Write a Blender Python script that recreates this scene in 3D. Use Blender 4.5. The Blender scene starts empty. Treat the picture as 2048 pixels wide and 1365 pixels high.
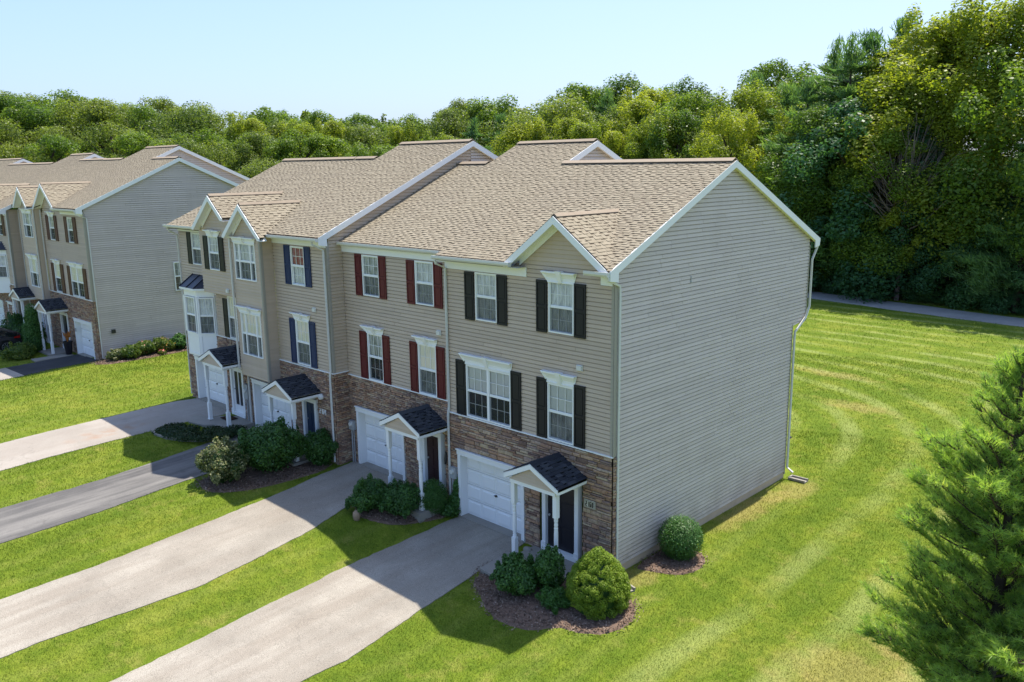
import bpy, math, random
import numpy as np
from mathutils import Vector, Matrix, noise
random.seed(7); RNG = np.random.default_rng(7)
S = bpy.context.scene; COL = S.collection

# ------------------------------------------------------------------ camera, sky, sun, exposure
CAM = Vector((12.467, -16.645, 10.757)); YAW, PIT, ROL = -.767, .206, -.013
def _basis():
    fw = Vector((math.sin(YAW)*math.cos(PIT), math.cos(YAW)*math.cos(PIT), -math.sin(PIT)))
    rt = Vector((math.cos(YAW), -math.sin(YAW), 0)); up = rt.cross(fw)
    return rt*math.cos(ROL)+up*math.sin(ROL), -rt*math.sin(ROL)+up*math.cos(ROL), fw
RT, UP, FW = _basis()
cd = bpy.data.cameras.new('camera'); cam = bpy.data.objects.new('camera', cd); COL.objects.link(cam)
cd.sensor_width = 36; cd.lens = 36*1680.5/2048; cd.clip_end = 4000; cd.clip_start = .1
m = Matrix.Identity(4)
for i in range(3):
    m[i][0], m[i][1], m[i][2], m[i][3] = RT[i], UP[i], -FW[i], CAM[i]
cam.matrix_world = m; S.camera = cam

SUNV = Vector((-.2, 3.7, 8.15)).normalized()
W = bpy.data.worlds.new('World'); S.world = W; W.use_nodes = True
nt = W.node_tree; bg = nt.nodes['Background']
sky = nt.nodes.new('ShaderNodeTexSky'); sky.sky_type = 'NISHITA'; sky.sun_disc = False
sky.sun_elevation = math.asin(SUNV.z); sky.sun_rotation = math.atan2(SUNV.x, SUNV.y)
sky.altitude = 100; sky.air_density = 1.0; sky.dust_density = 2.2; sky.ozone_density = 6.0
# soft shoulder so the bright horizon keeps its colour (same curve over the whole sky)
q1 = nt.nodes.new('ShaderNodeVectorMath'); q1.operation = 'MULTIPLY_ADD'; q1.inputs[1].default_value = (1/6,)*3; q1.inputs[2].default_value = (1, 1, 1)
q2 = nt.nodes.new('ShaderNodeVectorMath'); q2.operation = 'DIVIDE'
nt.links.new(sky.outputs[0], q1.inputs[0]); nt.links.new(sky.outputs[0], q2.inputs[0]); nt.links.new(q1.outputs[0], q2.inputs[1]); q3 = nt.nodes.new('ShaderNodeVectorMath'); q3.operation = 'MULTIPLY'; q3.inputs[1].default_value = (.79, .855, 1.04)
nt.links.new(q2.outputs[0], q3.inputs[0]); nt.links.new(q3.outputs[0], bg.inputs[0])
bg.inputs[1].default_value = .15
sd = bpy.data.lights.new('sun', 'SUN'); sun = bpy.data.objects.new('sun', sd); COL.objects.link(sun)
sd.energy = 2.6; sd.angle = math.radians(.55); sd.color = (1, .935, .82)
sun.rotation_euler = SUNV.to_track_quat('Z', 'Y').to_euler(); sun.location = (0, 0, 60)
S.view_settings.view_transform = 'Standard'; S.view_settings.look = 'None'
S.view_settings.exposure = 1.58; S.view_settings.gamma = 1; S.view_settings.use_curve_mapping = False
S.render.engine = 'CYCLES'; S.cycles.use_denoising = True
S.cycles.max_bounces = 8; S.cycles.transparent_max_bounces = 12; S.cycles.diffuse_bounces = 4

# ------------------------------------------------------------------ materials
class NT:
    def __init__(s, name):
        s.m = bpy.data.materials.new(name); s.m.use_nodes = True
        s.t = s.m.node_tree; s.t.nodes.clear()
        s.out = s.n('ShaderNodeOutputMaterial')
    def n(s, typ, **kw):
        x = s.t.nodes.new(typ)
        for k, v in kw.items(): setattr(x, k, v)
        return x
    def set(s, sock, v):
        if hasattr(v, 'is_linked') or hasattr(v, 'links'): s.t.links.new(v, sock)
        elif isinstance(v, (tuple, list)) and len(v) == 3 and sock.type == 'RGBA': sock.default_value = (*v, 1)
        else: sock.default_value = v
    def math(s, op, a, b=0.0, c=None):
        x = s.n('ShaderNodeMath', operation=op); s.set(x.inputs[0], a); s.set(x.inputs[1], b)
        if c is not None: s.set(x.inputs[2], c)
        return x.outputs[0]
    def mix(s, f, a, b, mode='MIX'):
        x = s.n('ShaderNodeMix', data_type='RGBA', blend_type=mode)
        s.set(x.inputs[0], f); s.set(x.inputs[6], a); s.set(x.inputs[7], b); return x.outputs[2]
    def pos(s): return s.n('ShaderNodeNewGeometry').outputs['Position']
    def vscale(s, v, sc):
        x = s.n('ShaderNodeVectorMath', operation='MULTIPLY'); s.set(x.inputs[0], v); x.inputs[1].default_value = sc; return x.outputs[0]
    def noise(s, scale, detail=3, rough=.55, vec=None):
        x = s.n('ShaderNodeTexNoise'); x.inputs['Scale'].default_value = scale; x.inputs['Detail'].default_value = detail
        x.inputs['Roughness'].default_value = rough; s.t.links.new(vec if vec is not None else s.pos(), x.inputs['Vector']); return x.outputs[0]
    def ramp(s, f, stops, interp='LINEAR'):
        x = s.n('ShaderNodeValToRGB'); x.color_ramp.interpolation = interp; e = x.color_ramp.elements
        while len(e) > len(stops): e.remove(e[-1])
        while len(e) < len(stops): e.new(.5)
        for i, (p, c) in enumerate(stops): e[i].position = p; e[i].color = (*c, 1) if len(c) == 3 else c
        s.set(x.inputs[0], f); return x.outputs[0]
    def rng(s, v, a, b, c=0., d=1.):
        x = s.n('ShaderNodeMapRange'); s.set(x.inputs[0], v)
        for i, q in enumerate((a, b, c, d)): x.inputs[i+1].default_value = q
        return x.outputs[0]
    def piece(s):
        r = s.n('ShaderNodeObjectInfo').outputs['Random']; a = s.n('ShaderNodeAttribute', attribute_name='rnd')
        return s.math('FRACT', s.math('ADD', r, a.outputs['Fac']))
    def bump(s, h, strength=.3, dist=.01):
        x = s.n('ShaderNodeBump'); x.inputs['Strength'].default_value = strength; x.inputs['Distance'].default_value = dist
        s.t.links.new(h, x.inputs['Height']); return x.outputs[0]
    def pbsdf(s, col, rough=.6, spec=.3, normal=None, metal=0.):
        p = s.n('ShaderNodeBsdfPrincipled'); s.set(p.inputs['Base Color'], col); s.set(p.inputs['Roughness'], rough)
        p.inputs['Specular IOR Level'].default_value = spec; p.inputs['Metallic'].default_value = metal
        if normal is not None: s.t.links.new(normal, p.inputs['Normal'])
        return p.outputs[0]
    def done(s, sh): s.t.links.new(sh, s.out.inputs['Surface']); return s.m

def simple(name, col, rough=.6, spec=.3, var=.08, scale=3., bump=0., bscale=60., pv=0., metal=0.):
    t = NT(name); c = t.mix(t.noise(scale, 4), tuple(x*(1-var) for x in col), tuple(min(1, x*(1+var)) for x in col))
    if pv: c = t.mix(1., c, t.ramp(t.piece(), [(0, (1-pv,)*3), (1, (1+pv*.6,)*3)]), 'MULTIPLY')
    nrm = t.bump(t.noise(bscale, 3), bump, .01) if bump else None
    return t.done(t.pbsdf(c, rough, spec, nrm, metal))

def m_siding(name, a, b, dirt):
    t = NT(name)
    streak = t.noise(1., 4, .6, t.vscale(t.pos(), (5, 5, .5)))
    c = t.mix(streak, a, b)
    c = t.mix(t.math('MULTIPLY', t.rng(t.noise(.7, 3), .5, .75), .35), c, dirt)
    c = t.mix(1., c, t.ramp(t.piece(), [(0, (.94, .94, .94)), (1, (1.05, 1.05, 1.05))]), 'MULTIPLY')
    sz = t.n('ShaderNodeSeparateXYZ'); t.t.links.new(t.pos(), sz.inputs[0])
    c = t.mix(t.math('MULTIPLY', t.rng(sz.outputs[2], .2, 1.5, 1., 0.), t.rng(t.noise(1.2, 5, .7), .35, .7)), c, tuple(x*.8 for x in dirt))
    return t.done(t.pbsdf(c, .55, .25, t.bump(t.noise(1., 2, .5, t.vscale(t.pos(), (1.1, 1.1, 9))), .25, .012)))
def m_shingle(name, stops, fleck):
    t = NT(name); c = t.ramp(t.piece(), stops)
    c = t.mix(t.math('MULTIPLY', t.rng(t.noise(.45, 4), .42, .72), .45), c, t.mix(.5, c, fleck))
    g = t.noise(150, 2, .7)
    c = t.mix(1., c, t.ramp(g, [(.25, (.72, .72, .72)), (.75, (1.25, 1.25, 1.25))]), 'MULTIPLY')
    return t.done(t.pbsdf(c, .95, .1, t.bump(g, .5, .004)))
def m_stone():
    t = NT('ledge_stone')
    c = t.ramp(t.piece(), [(0, (0.216, 0.143, 0.109)), (.15, (0.418, 0.255, 0.166)), (.32, (0.531, 0.354, 0.236)), (.48, (0.304, 0.211, 0.166)), (.62, (0.533, 0.417, 0.281)), (.75, (0.456, 0.329, 0.255)), (.88, (0.253, 0.180, 0.147)), (1, (0.481, 0.280, 0.186))])
    n = t.noise(14, 5, .65)
    c = t.mix(1., c, t.ramp(n, [(.25, (.55, .53, .52)), (.6, (1.05, 1.03, 1.0)), (.8, (1.35, 1.32, 1.28))]), 'MULTIPLY')
    return t.done(t.pbsdf(c, .9, .15, t.bump(t.noise(30, 5, .7), .7, .012)))
def m_glass():
    t = NT('window_glass'); g = t.n('ShaderNodeBsdfGlossy'); g.inputs['Roughness'].default_value = .02
    tr = t.n('ShaderNodeBsdfTransparent'); tr.inputs[0].default_value = (.97, .98, .98, 1)
    f = t.n('ShaderNodeFresnel'); f.inputs[0].default_value = 1.38
    mx = t.n('ShaderNodeMixShader'); t.t.links.new(f.outputs[0], mx.inputs[0]); t.t.links.new(tr.outputs[0], mx.inputs[1]); t.t.links.new(g.outputs[0], mx.inputs[2])
    return t.done(mx.outputs[0])
def m_screen():
    t = NT('insect_screen'); d = t.n('ShaderNodeBsdfDiffuse'); d.inputs[0].default_value = (.07, .075, .075, 1)
    tr = t.n('ShaderNodeBsdfTransparent'); mx = t.n('ShaderNodeMixShader'); mx.inputs[0].default_value = .42
    t.t.links.new(tr.outputs[0], mx.inputs[1]); t.t.links.new(d.outputs[0], mx.inputs[2]); return t.done(mx.outputs[0])
def m_fabric(name, a, b, scale=6):
    t = NT(name); n = t.noise(1, 4, .6, t.vscale(t.pos(), (scale, scale, scale*.35)))
    c = t.mix(t.rng(n, .35, .65), a, b); d = t.n('ShaderNodeBsdfDiffuse'); t.set(d.inputs[0], c); return t.done(d.outputs[0])
def m_leaf(name, stops, trans=.3, gloss=.25, tree=.25):
    t = NT(name); a = t.n('ShaderNodeAttribute', attribute_name='rnd')
    c = t.ramp(a.outputs['Fac'], stops)
    r = t.n('ShaderNodeObjectInfo').outputs['Random']
    c = t.mix(1., c, t.ramp(r, [(0, (1-tree, 1-tree*.7, 1-tree*.3)), (.5, (1, 1, 1)), (1, (1+tree*.9, 1+tree*.6, 1-tree*.2))]), 'MULTIPLY')
    p = t.pbsdf(c, .45, gloss); tr = t.n('ShaderNodeBsdfTranslucent'); t.set(tr.inputs[0], t.mix(1., c, (1.45, 1.5, .6), 'MULTIPLY'))
    mx = t.n('ShaderNodeMixShader'); mx.inputs[0].default_value = trans
    t.t.links.new(p, mx.inputs[1]); t.t.links.new(tr.outputs[0], mx.inputs[2]); return t.done(mx.outputs[0])
def m_paving(name, a, b, speck, streak=0., sp=.5, stain=None):
    t = NT(name); n = t.noise(.55, 5, .6); c = t.mix(t.rng(n, .35, .65), a, b)
    if streak: c = t.mix(t.math('MULTIPLY', t.rng(t.noise(1., 4, .6, t.vscale(t.pos(), (1.9, .16, 1))), .4, .62), streak), c, speck)
    f = t.noise(55, 2, .8)
    c = t.mix(1., c, t.ramp(f, [(.3, (1-sp,)*3), (.52, (1, 1, 1)), (.75, (1+sp*.35,)*3)]), 'MULTIPLY')
    c = t.mix(t.math('MULTIPLY', t.rng(t.noise(1.4, 5, .7), .58, .75), .4), c, tuple(x*.6 for x in a))
    v = t.n('ShaderNodeTexVoronoi', feature='DISTANCE_TO_EDGE'); v.inputs['Scale'].default_value = .42
    wv = t.n('ShaderNodeVectorMath', operation='ADD'); t.t.links.new(t.pos(), wv.inputs[0])
    nz = t.n('ShaderNodeTexNoise'); nz.inputs['Scale'].default_value = 1.3; nz.inputs['Detail'].default_value = 5; t.t.links.new(t.pos(), nz.inputs['Vector'])
    t.t.links.new(nz.outputs[1], wv.inputs[1]); t.t.links.new(wv.outputs[0], v.inputs['Vector'])
    ck = t.math('MULTIPLY', t.rng(v.outputs['Distance'], .0, .012, 1., 0.), t.rng(t.noise(.3, 2), .5, .6))
    c = t.mix(t.math('MULTIPLY', ck, .22), c, tuple(x*.35 for x in a))
    if stain:
        sx = t.n('ShaderNodeSeparateXYZ'); t.t.links.new(t.pos(), sx.inputs[0])
        d = t.math('ADD', t.math('POWER', t.math('MULTIPLY', t.math('SUBTRACT', sx.outputs[0], stain[0]), 1.5), 2.), t.math('POWER', t.math('MULTIPLY', t.math('SUBTRACT', sx.outputs[1], stain[1]), .55), 2.))
        c = t.mix(t.math('MULTIPLY', t.math('MULTIPLY', t.rng(d, 0., 1., 1., 0.), t.rng(t.noise(2.2, 4), .4, .7)), .8), c, (.30, .17, .10))
    return t.done(t.pbsdf(c, .92, .15, t.bump(f, .5, .01)))

def grass_color(t):
    """lawn colour: mottled green, mower lines round the end house, dry spots; the same for sheet and blades"""
    p = t.pos(); sx = t.n('ShaderNodeSeparateXYZ'); t.t.links.new(p, sx.inputs[0]); X, Y = sx.outputs[0], sx.outputs[1]
    c = t.ramp(t.noise(.35, 5, .62), [(.30, (.098, .150, .014)), (.5, (.155, .208, .020)), (.68, (.222, .250, .034))])
    c = t.mix(t.math('MULTIPLY', t.rng(t.noise(2.6, 4, .65), .42, .66), .65), c, (.088, .145, .013))
    c = t.mix(t.math('MULTIPLY', t.rng(t.noise(1.1, 4, .7), .56, .75), .6), c, (.32, .285, .075))
    # mower passes follow rounded rings round the building
    lx = t.math('POWER', t.math('ABSOLUTE', t.math('DIVIDE', t.math('ADD', X, 20), 25.2)), 4)
    ly = t.math('POWER', t.math('ABSOLUTE', t.math('DIVIDE', t.math('SUBTRACT', Y, 2), 24)), 4)
    L = t.math('MULTIPLY', t.math('POWER', t.math('ADD', lx, ly), .25), 25.)
    Lw = t.math('ADD', L, t.math('MULTIPLY', t.math('SUBTRACT', t.noise(.13, 1), .5), 1.3))
    w = t.math('SINE', t.math('MULTIPLY', Lw, 2*math.pi/2.05))
    right = t.math('MULTIPLY', t.rng(X, .8, 2.2), 1.0); back = t.rng(Y, 11., 14.)
    area = t.math('MAXIMUM', right, back)
    st = t.math('MULTIPLY', t.math('MULTIPLY', t.rng(w, .25, .95), area), t.rng(t.noise(.22, 2), .36, .56))
    c = t.mix(t.math('MULTIPLY', st, .52), c, (.30, .335, .11))
    c = t.mix(t.math('MULTIPLY', t.math('MULTIPLY', t.rng(w, -.95, -.3, 1., 0.), area), .35), c, (.085, .145, .013))
    # strips between the driveways were mown up and down
    fr = t.rng(Y, -.5, -1.5); w2 = t.math('SINE', t.math('MULTIPLY', t.math('ADD', X, t.math('MULTIPLY', t.noise(.4, 3), 1.5)), 2*math.pi/1.1))
    c = t.mix(t.math('MULTIPLY', t.math('MULTIPLY', t.rng(w2, .3, 1.), fr), .22), c, (.25, .275, .06))
    for cx, cy, rx, ry, k in ((.45, 6.6, .6, 2.4, 1.), (.8, 9.0, .8, 1.2, .8), (.45, .4, .6, .8, .8), (-1.6, 20.2, 1.8, .8, .8), (-4.8, 25.3, 2.4, .7, .7), (6.4, -.2, 1.6, 1.8, .8), (5.2, 12.5, .7, 3., .5), (7.4, 2.0, 1.3, 1.2, .8), (-33.4, 1.9, .5, 1.2, .8), (-10, -8.8, .7, .4, .6), (-9.4, -7, .4, .5, .5)):
        d = t.math('ADD', t.math('POWER', t.math('DIVIDE', t.math('SUBTRACT', X, cx), rx), 2), t.math('POWER', t.math('DIVIDE', t.math('SUBTRACT', Y, cy), ry), 2))
        d = t.math('ADD', d, t.math('MULTIPLY', t.math('SUBTRACT', t.noise(1.6, 4), .5), 2.2))
        c = t.mix(t.math('MULTIPLY', t.rng(d, .2, 1.1, 1., 0.), .52*k), c, (.40, .30, .12))
    return c, X, Y
def m_ground():
    t = NT('lawn_ground'); c, X, Y = grass_color(t)
    f = t.noise(26, 4, .75)
    c = t.mix(1., c, t.ramp(f, [(.3, (.5, .52, .5)), (.55, (1, 1, 1)), (.75, (1.35, 1.3, 1.2))]), 'MULTIPLY')
    lit = t.ramp(t.noise(1.4, 5, .7), [(.3, (.045, .03, .015)), (.55, (.12, .065, .03)), (.72, (.20, .10, .045))])
    d = t.math('ADD', Y, t.math('MULTIPLY', t.noise(.5, 3), 2.))
    c = t.mix(t.rng(d, 54.6, 55.6), c, lit)
    return t.done(t.pbsdf(c, .95, .1, t.bump(f, .8, .03)))
def m_blades():
    t = NT('grass_blades'); c, X, Y = grass_color(t)
    a = t.n('ShaderNodeAttribute', attribute_name='rnd')
    c = t.mix(1., c, t.ramp(a.outputs['Fac'], [(0, (.78, .82, .75)), (.6, (1.05, 1.05, 1.0)), (1, (1.5, 1.38, 1.2))]), 'MULTIPLY')
    p = t.pbsdf(c, .6, .15); tr = t.n('ShaderNodeBsdfTranslucent'); t.set(tr.inputs[0], t.mix(1., c, (1.1, 1.15, .7), 'MULTIPLY'))
    mx = t.n('ShaderNodeMixShader'); mx.inputs[0].default_value = .3
    t.t.links.new(p, mx.inputs[1]); t.t.links.new(tr.outputs[0], mx.inputs[2]); return t.done(mx.outputs[0])

MT = {}
MT['siding'] = m_siding('tan_siding', (.51, .40, .297), (.57, .455, .343), (.44, .335, .24)); MT['siding_skylit'] = m_siding('skylit_siding', (.56, .485, .42), (.63, .55, .48), (.48, .405, .34))  # end walls: same vinyl, cooler sky light put into its greyer colour
MT['roof'] = m_shingle('tan_shingle', [(0, (.275, .234, .168)), (.3, (.295, .252, .182)), (.6, (.315, .271, .198)), (.85, (.285, .243, .175)), (1, (.33, .284, .208))], (.22, .185, .145))
MT['roof_under'] = simple('roof_deck_brown', (.07, .052, .04), .95, .1)  # dark brown deck under the shingles, also the strip under ridge caps
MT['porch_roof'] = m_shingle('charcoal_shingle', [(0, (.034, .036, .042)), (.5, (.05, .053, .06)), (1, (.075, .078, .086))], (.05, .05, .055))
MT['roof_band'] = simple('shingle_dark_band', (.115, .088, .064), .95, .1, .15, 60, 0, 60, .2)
MT['porch_band'] = simple('charcoal_dark_band', (.010, .011, .013), .95, .1)
MT['ridge'] = simple('ridge_shingle', (.34, .275, .205), .95, .1, .15, 8, .3, 80, .15)
MT['stone'] = m_stone()
MT['mortar'] = simple('stone_joint', (.05, .037, .03), .95, .1, .25, 12, .4, 50)
MT['white'] = simple('white_trim', (.84, .84, .825), .45, .35, .04, 2)
MT['offwhite'] = simple('gutter_metal', (.66, .65, .61), .4, .35, .10, 1.5)
MT['post_tan'] = simple('corner_post_vinyl', (.36, .33, .275), .5, .3, .05, 2)
MT['soffit'] = simple('soffit_vinyl', (.5, .48, .43), .6, .2, .05, 2)
MT['black'] = simple('black_shutter', (.016, .016, .018), .5, .3, .1, 3)
MT['red'] = simple('maroon_shutter', (.105, .012, .016), .5, .3, .12, 3)
MT['blue'] = simple('navy_shutter', (.014, .030, .095), .5, .3, .12, 3)
MT['brown'] = simple('brown_shutter', (.085, .028, .022), .5, .3, .12, 3)
MT['metal_roof'] = simple('black_metal_roof', (.018, .018, .026), .38, .4, .1, 3)
MT['door_dark'] = simple('dark_door', (.012, .012, .018), .3, .45, .1, 2)
MT['door_red'] = simple('oxblood_door', (.03, .010, .012), .35, .45, .3, 2)
MT['door_blue'] = simple('blue_door', (.008, .03, .075), .35, .4, .1, 2)
MT['metal'] = simple('dark_metal', (.03, .03, .03), .35, .5)
MT['grey_metal'] = simple('meter_grey', (.36, .37, .37), .45, .4, .1, 4)
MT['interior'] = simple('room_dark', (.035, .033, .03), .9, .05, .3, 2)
MT['glass'] = m_glass(); MT['screen'] = m_screen()
MT['curtain'] = m_fabric('lace_curtain', (.62, .62, .62), (.93, .93, .93), 9)
MT['sheer'] = m_fabric('sheer_curtain', (.34, .35, .35), (.80, .81, .80), 7)
MT['shade'] = m_fabric('cream_shade', (.88, .83, .70), (.92, .87, .75), 2)
MT['blind'] = m_fabric('blind_slat', (.84, .82, .75), (.90, .88, .80), 2)
MT['redcloth'] = m_fabric('red_pattern_curtain', (.42, .03, .06), (.55, .35, .36), 22)
MT['concrete'] = simple('concrete', (.30, .275, .235), .9, .15, .14, 2.2, .3, 60)
MT['found'] = simple('foundation', (.52, .40, .275), .9, .1, .18, 3, .3, 40)
MT['drive_light'] = m_paving('pale_gravel_drive', (.285, .255, .212), (.385, .348, .292), (.27, .23, .185), .6, .55)
MT['drive_mid'] = m_paving('grey_worn_drive', (.105, .10, .098), (.145, .138, .13), (.26, .245, .225), .75, .3)
MT['drive_smooth'] = m_paving('smooth_pale_drive', (.32, .285, .245), (.39, .35, .305), (.30, .26, .22), .4, .25, (-20.6, -5.0))
MT['drive_black'] = m_paving('dark_drive', (.045, .046, .05), (.065, .066, .07), (.09, .09, .09), .3, .25)
MT['path'] = m_paving('asphalt_path', (.31, .295, .275), (.38, .36, .335), (.3, .3, .3), 0, .3)
MT['mulch'] = simple('bark_mulch', (.17, .115, .085), .95, .08, .5, 22, .9, 50)
MT['bark'] = simple('tree_bark', (.075, .055, .042), .95, .08, .4, 6, .8, 25)
MT['greybark'] = simple('dead_branch_wood', (.21, .165, .15), .95, .08, .3, 6, .5, 25)
MT['plate'] = simple('sign_plate', (.58, .54, .43), .6, .2, .06, 6)
MT['ink'] = simple('sign_ink', (.035, .03, .025), .6, .2)
MT['rock'] = simple('field_rock', (.30, .21, .14), .9, .15, .4, 7, .6, 25)
MT['mat'] = simple('doormat_coir', (.05, .03, .022), .98, .03, .3, 20, .5, 90)
MT['pot'] = simple('dark_planter', (.012, .011, .016), .35, .4)
MT['carpaint'] = simple('car_paint', (.035, .032, .036), .22, .6, .02)
MT['tyre'] = simple('tyre_rubber', (.012, .012, .012), .8, .15)
MT['rim'] = simple('alloy_rim', (.45, .45, .46), .3, .5, .03, 3, metal=.8)
MT['lamp_red'] = simple('tail_lamp', (.35, .015, .012), .2, .5)
MT['car_glass'] = simple('car_glass', (.01, .012, .014), .06, .6)
MT['ground'] = m_ground(); MT['blades'] = m_blades()
LF = {}
LF['mid'] = m_leaf('leaf_mid_green', [(0, (0.064, 0.117, 0.019)), (.5, (0.123, 0.198, 0.030)), (1, (0.212, 0.293, 0.051))], 0.48)
LF['olive'] = m_leaf('leaf_olive', [(0, (0.074, 0.116, 0.025)), (.5, (0.138, 0.190, 0.042)), (1, (0.239, 0.281, 0.073))], 0.48)
LF['lime'] = m_leaf('leaf_yellow_green', [(0, (0.113, 0.166, 0.018)), (.5, (0.229, 0.284, 0.034)), (1, (0.366, 0.384, 0.065))], 0.5)
LF['dark'] = m_leaf('leaf_dark_green', [(0, (0.040, 0.105, 0.040)), (.5, (0.076, 0.173, 0.064)), (1, (0.144, 0.261, 0.099))], 0.42)
LF['pine'] = m_leaf('pine_needles', [(0, (0.067, 0.142, 0.054)), (.5, (0.140, 0.246, 0.089)), (1, (0.271, 0.395, 0.135))], 0.42)
LF['nearpine'] = m_leaf('white_pine_needles', [(0, (0.160, 0.269, 0.072)), (.5, (0.301, 0.437, 0.115)), (1, (0.566, 0.646, 0.192))], 0.5, .2, .05)
LF['box'] = m_leaf('boxwood_leaf', [(0, (0.030, 0.090, 0.016)), (.6, (0.062, 0.159, 0.028)), (1, (0.138, 0.255, 0.069))], .25, .35, .05)
LF['cypress'] = m_leaf('cypress_spray', [(0, (0.100, 0.167, 0.017)), (.5, (0.186, 0.272, 0.026)), (1, (0.305, 0.384, 0.059))], .25, .15, .05)
LF['shrub'] = m_leaf('dark_shrub_leaf', [(0, (0.026, 0.079, 0.014)), (.6, (0.051, 0.133, 0.023)), (1, (0.107, 0.226, 0.040))], .25, .4, .08)
LF['varieg'] = m_leaf('cream_edged_leaf', [(0, (0.034, 0.065, 0.014)), (.45, (0.082, 0.112, 0.034)), (.7, (0.286, 0.286, 0.136)), (1, (0.408, 0.394, 0.225))], .25, .3, .03)
LF['flower'] = m_leaf('garden_leaf', [(0, (.04, .085, .014)), (.6, (.105, .165, .025)), (1, (.26, .27, .06))], .35, .3, .1)
LF['pink'] = m_leaf('pink_petal', [(0, (.55, .10, .12)), (1, (.75, .28, .25))], .3, .2, 0)
LF['orange'] = m_leaf('orange_petal', [(0, (.55, .22, .05)), (1, (.75, .45, .16))], .3, .2, 0)
LF['chip'] = m_leaf('bark_chip', [(0, (.08, .055, .04)), (.5, (.17, .115, .085)), (1, (.30, .225, .175))], .05, .1, 0)
LF['bed'] = m_leaf('dark_groundcover', [(0, (.012, .035, .012)), (.6, (.03, .06, .022)), (1, (.07, .085, .03))], .2, .2, 0)

# ------------------------------------------------------------------ mesh helpers
class MB:
    def __init__(s): s.v, s.f, s.r, s.mi = [], [], [], []
    def add(s, vs, fs, r=0., mi=0):
        o = len(s.v); s.v += [tuple(x) for x in vs]
        for f in fs: s.f.append([i+o for i in f]); s.r.append(r); s.mi.append(mi)
    def box(s, P, a0, a1, n0, n1, z0, z1, r=0., mi=0):
        vs = [P(a, n, z) for z in (z0, z1) for n in (n0, n1) for a in (a0, a1)]
        s.add(vs, [(0, 1, 3, 2), (4, 6, 7, 5), (0, 4, 5, 1), (2, 3, 7, 6), (0, 2, 6, 4), (1, 5, 7, 3)], r, mi)
    def hexa(s, vs, r=0., mi=0):      # 4 lower then 4 upper corners
        s.add(vs, [(3, 2, 1, 0), (4, 5, 6, 7), (0, 1, 5, 4), (1, 2, 6, 5), (2, 3, 7, 6), (3, 0, 4, 7)], r, mi)
    def prism(s, poly, d, r=0., mi=0):  # poly: 3-D points, d: extrusion vector
        n = len(poly); d = Vector(d); vs = [Vector(p) for p in poly]+[Vector(p)+d for p in poly]
        s.add(vs, [tuple(range(n))[::-1], tuple(range(n, 2*n))]+[(i, (i+1) % n, n+(i+1) % n, n+i) for i in range(n)], r, mi)
    def beam(s, a, b, side, up, w, h, r=0., mi=0):   # bar from a to b; a lies at the middle of side, bottom of up
        a, b, side, up = Vector(a), Vector(b), Vector(side), Vector(up)
        q = lambda p: [p-side*w/2, p+side*w/2, p+side*w/2+up*h, p-side*w/2+up*h]
        A, B = q(a), q(b); s.add(A+B, [(0, 1, 2, 3), (7, 6, 5, 4), (0, 4, 5, 1), (1, 5, 6, 2), (2, 6, 7, 3), (3, 7, 4, 0)], r, mi)
    def tube(s, pts, rads, k=8, r=0., mi=0):
        pts = [Vector(p) for p in pts]; o = len(s.v); n = len(pts)
        for i, p in enumerate(pts):
            d = (pts[min(i+1, n-1)]-pts[max(i-1, 0)]).normalized(); a = d.orthogonal().normalized(); b = d.cross(a)
            if i == 0: a0 = a
            else:
                a = (a0-d*a0.dot(d)).normalized(); b = d.cross(a); a0 = a
            for j in range(k):
                t = 2*math.pi*j/k; s.v.append(tuple(p+(a*math.cos(t)+b*math.sin(t))*rads[i]))
        for i in range(n-1):
            for j in range(k):
                s.f.append([o+i*k+j, o+i*k+(j+1) % k, o+(i+1)*k+(j+1) % k, o+(i+1)*k+j]); s.r.append(r); s.mi.append(mi)
        s.f.append([o+j for j in range(k)][::-1]); s.r.append(r); s.mi.append(mi)
        s.f.append([o+(n-1)*k+j for j in range(k)]); s.r.append(r); s.mi.append(mi)
    def lathe(s, c, prof, k=20, r=0., mi=0):
        o = len(s.v); n = len(prof)
        for (rad, z) in prof:
            for j in range(k):
                t = 2*math.pi*j/k; s.v.append((c[0]+rad*math.cos(t), c[1]+rad*math.sin(t), c[2]+z))
        for i in range(n-1):
            for j in range(k): s.f.append([o+i*k+j, o+i*k+(j+1) % k, o+(i+1)*k+(j+1) % k, o+(i+1)*k+j]); s.r.append(r); s.mi.append(mi)
        s.f.append([o+(n-1)*k+j for j in range(k)]); s.r.append(r); s.mi.append(mi)
    def mesh(s, name, mats):
        me = bpy.data.meshes.new(name); me.from_pydata(s.v, [], s.f)
        for x in (mats if isinstance(mats, (list, tuple)) else [mats]): me.materials.append(x)
        me.polygons.foreach_set('material_index', s.mi)
        a = me.attributes.new('rnd', 'FLOAT', 'FACE'); a.data.foreach_set('value', np.array(s.r, dtype=np.float32)); me.update(); return me
def link(name, me, parent=None, world=None):
    o = bpy.data.objects.new(name, me); COL.objects.link(o)
    if parent is not None:
        o.parent = parent
        if parent.type == 'EMPTY': o.matrix_local = Matrix.Translation(-parent.location)
    return o
def part(name, mb, mats, parent=None):
    return link(name, mb.mesh(name, mats), parent)
def tag(o, label=None, cat=None, group=None, kind=None):
    if label: o['label'] = label
    if cat: o['category'] = cat
    if group: o['group'] = group
    if kind: o['kind'] = kind
    return o
def empty(name, loc, label, cat, group=None):
    o = bpy.data.objects.new(name, None); COL.objects.link(o); o.location = loc; o.empty_display_size = .3; return tag(o, label, cat, group)
def smooth(o):
    o.data.polygons.foreach_set('use_smooth', [True]*len(o.data.polygons)); return o
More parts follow.
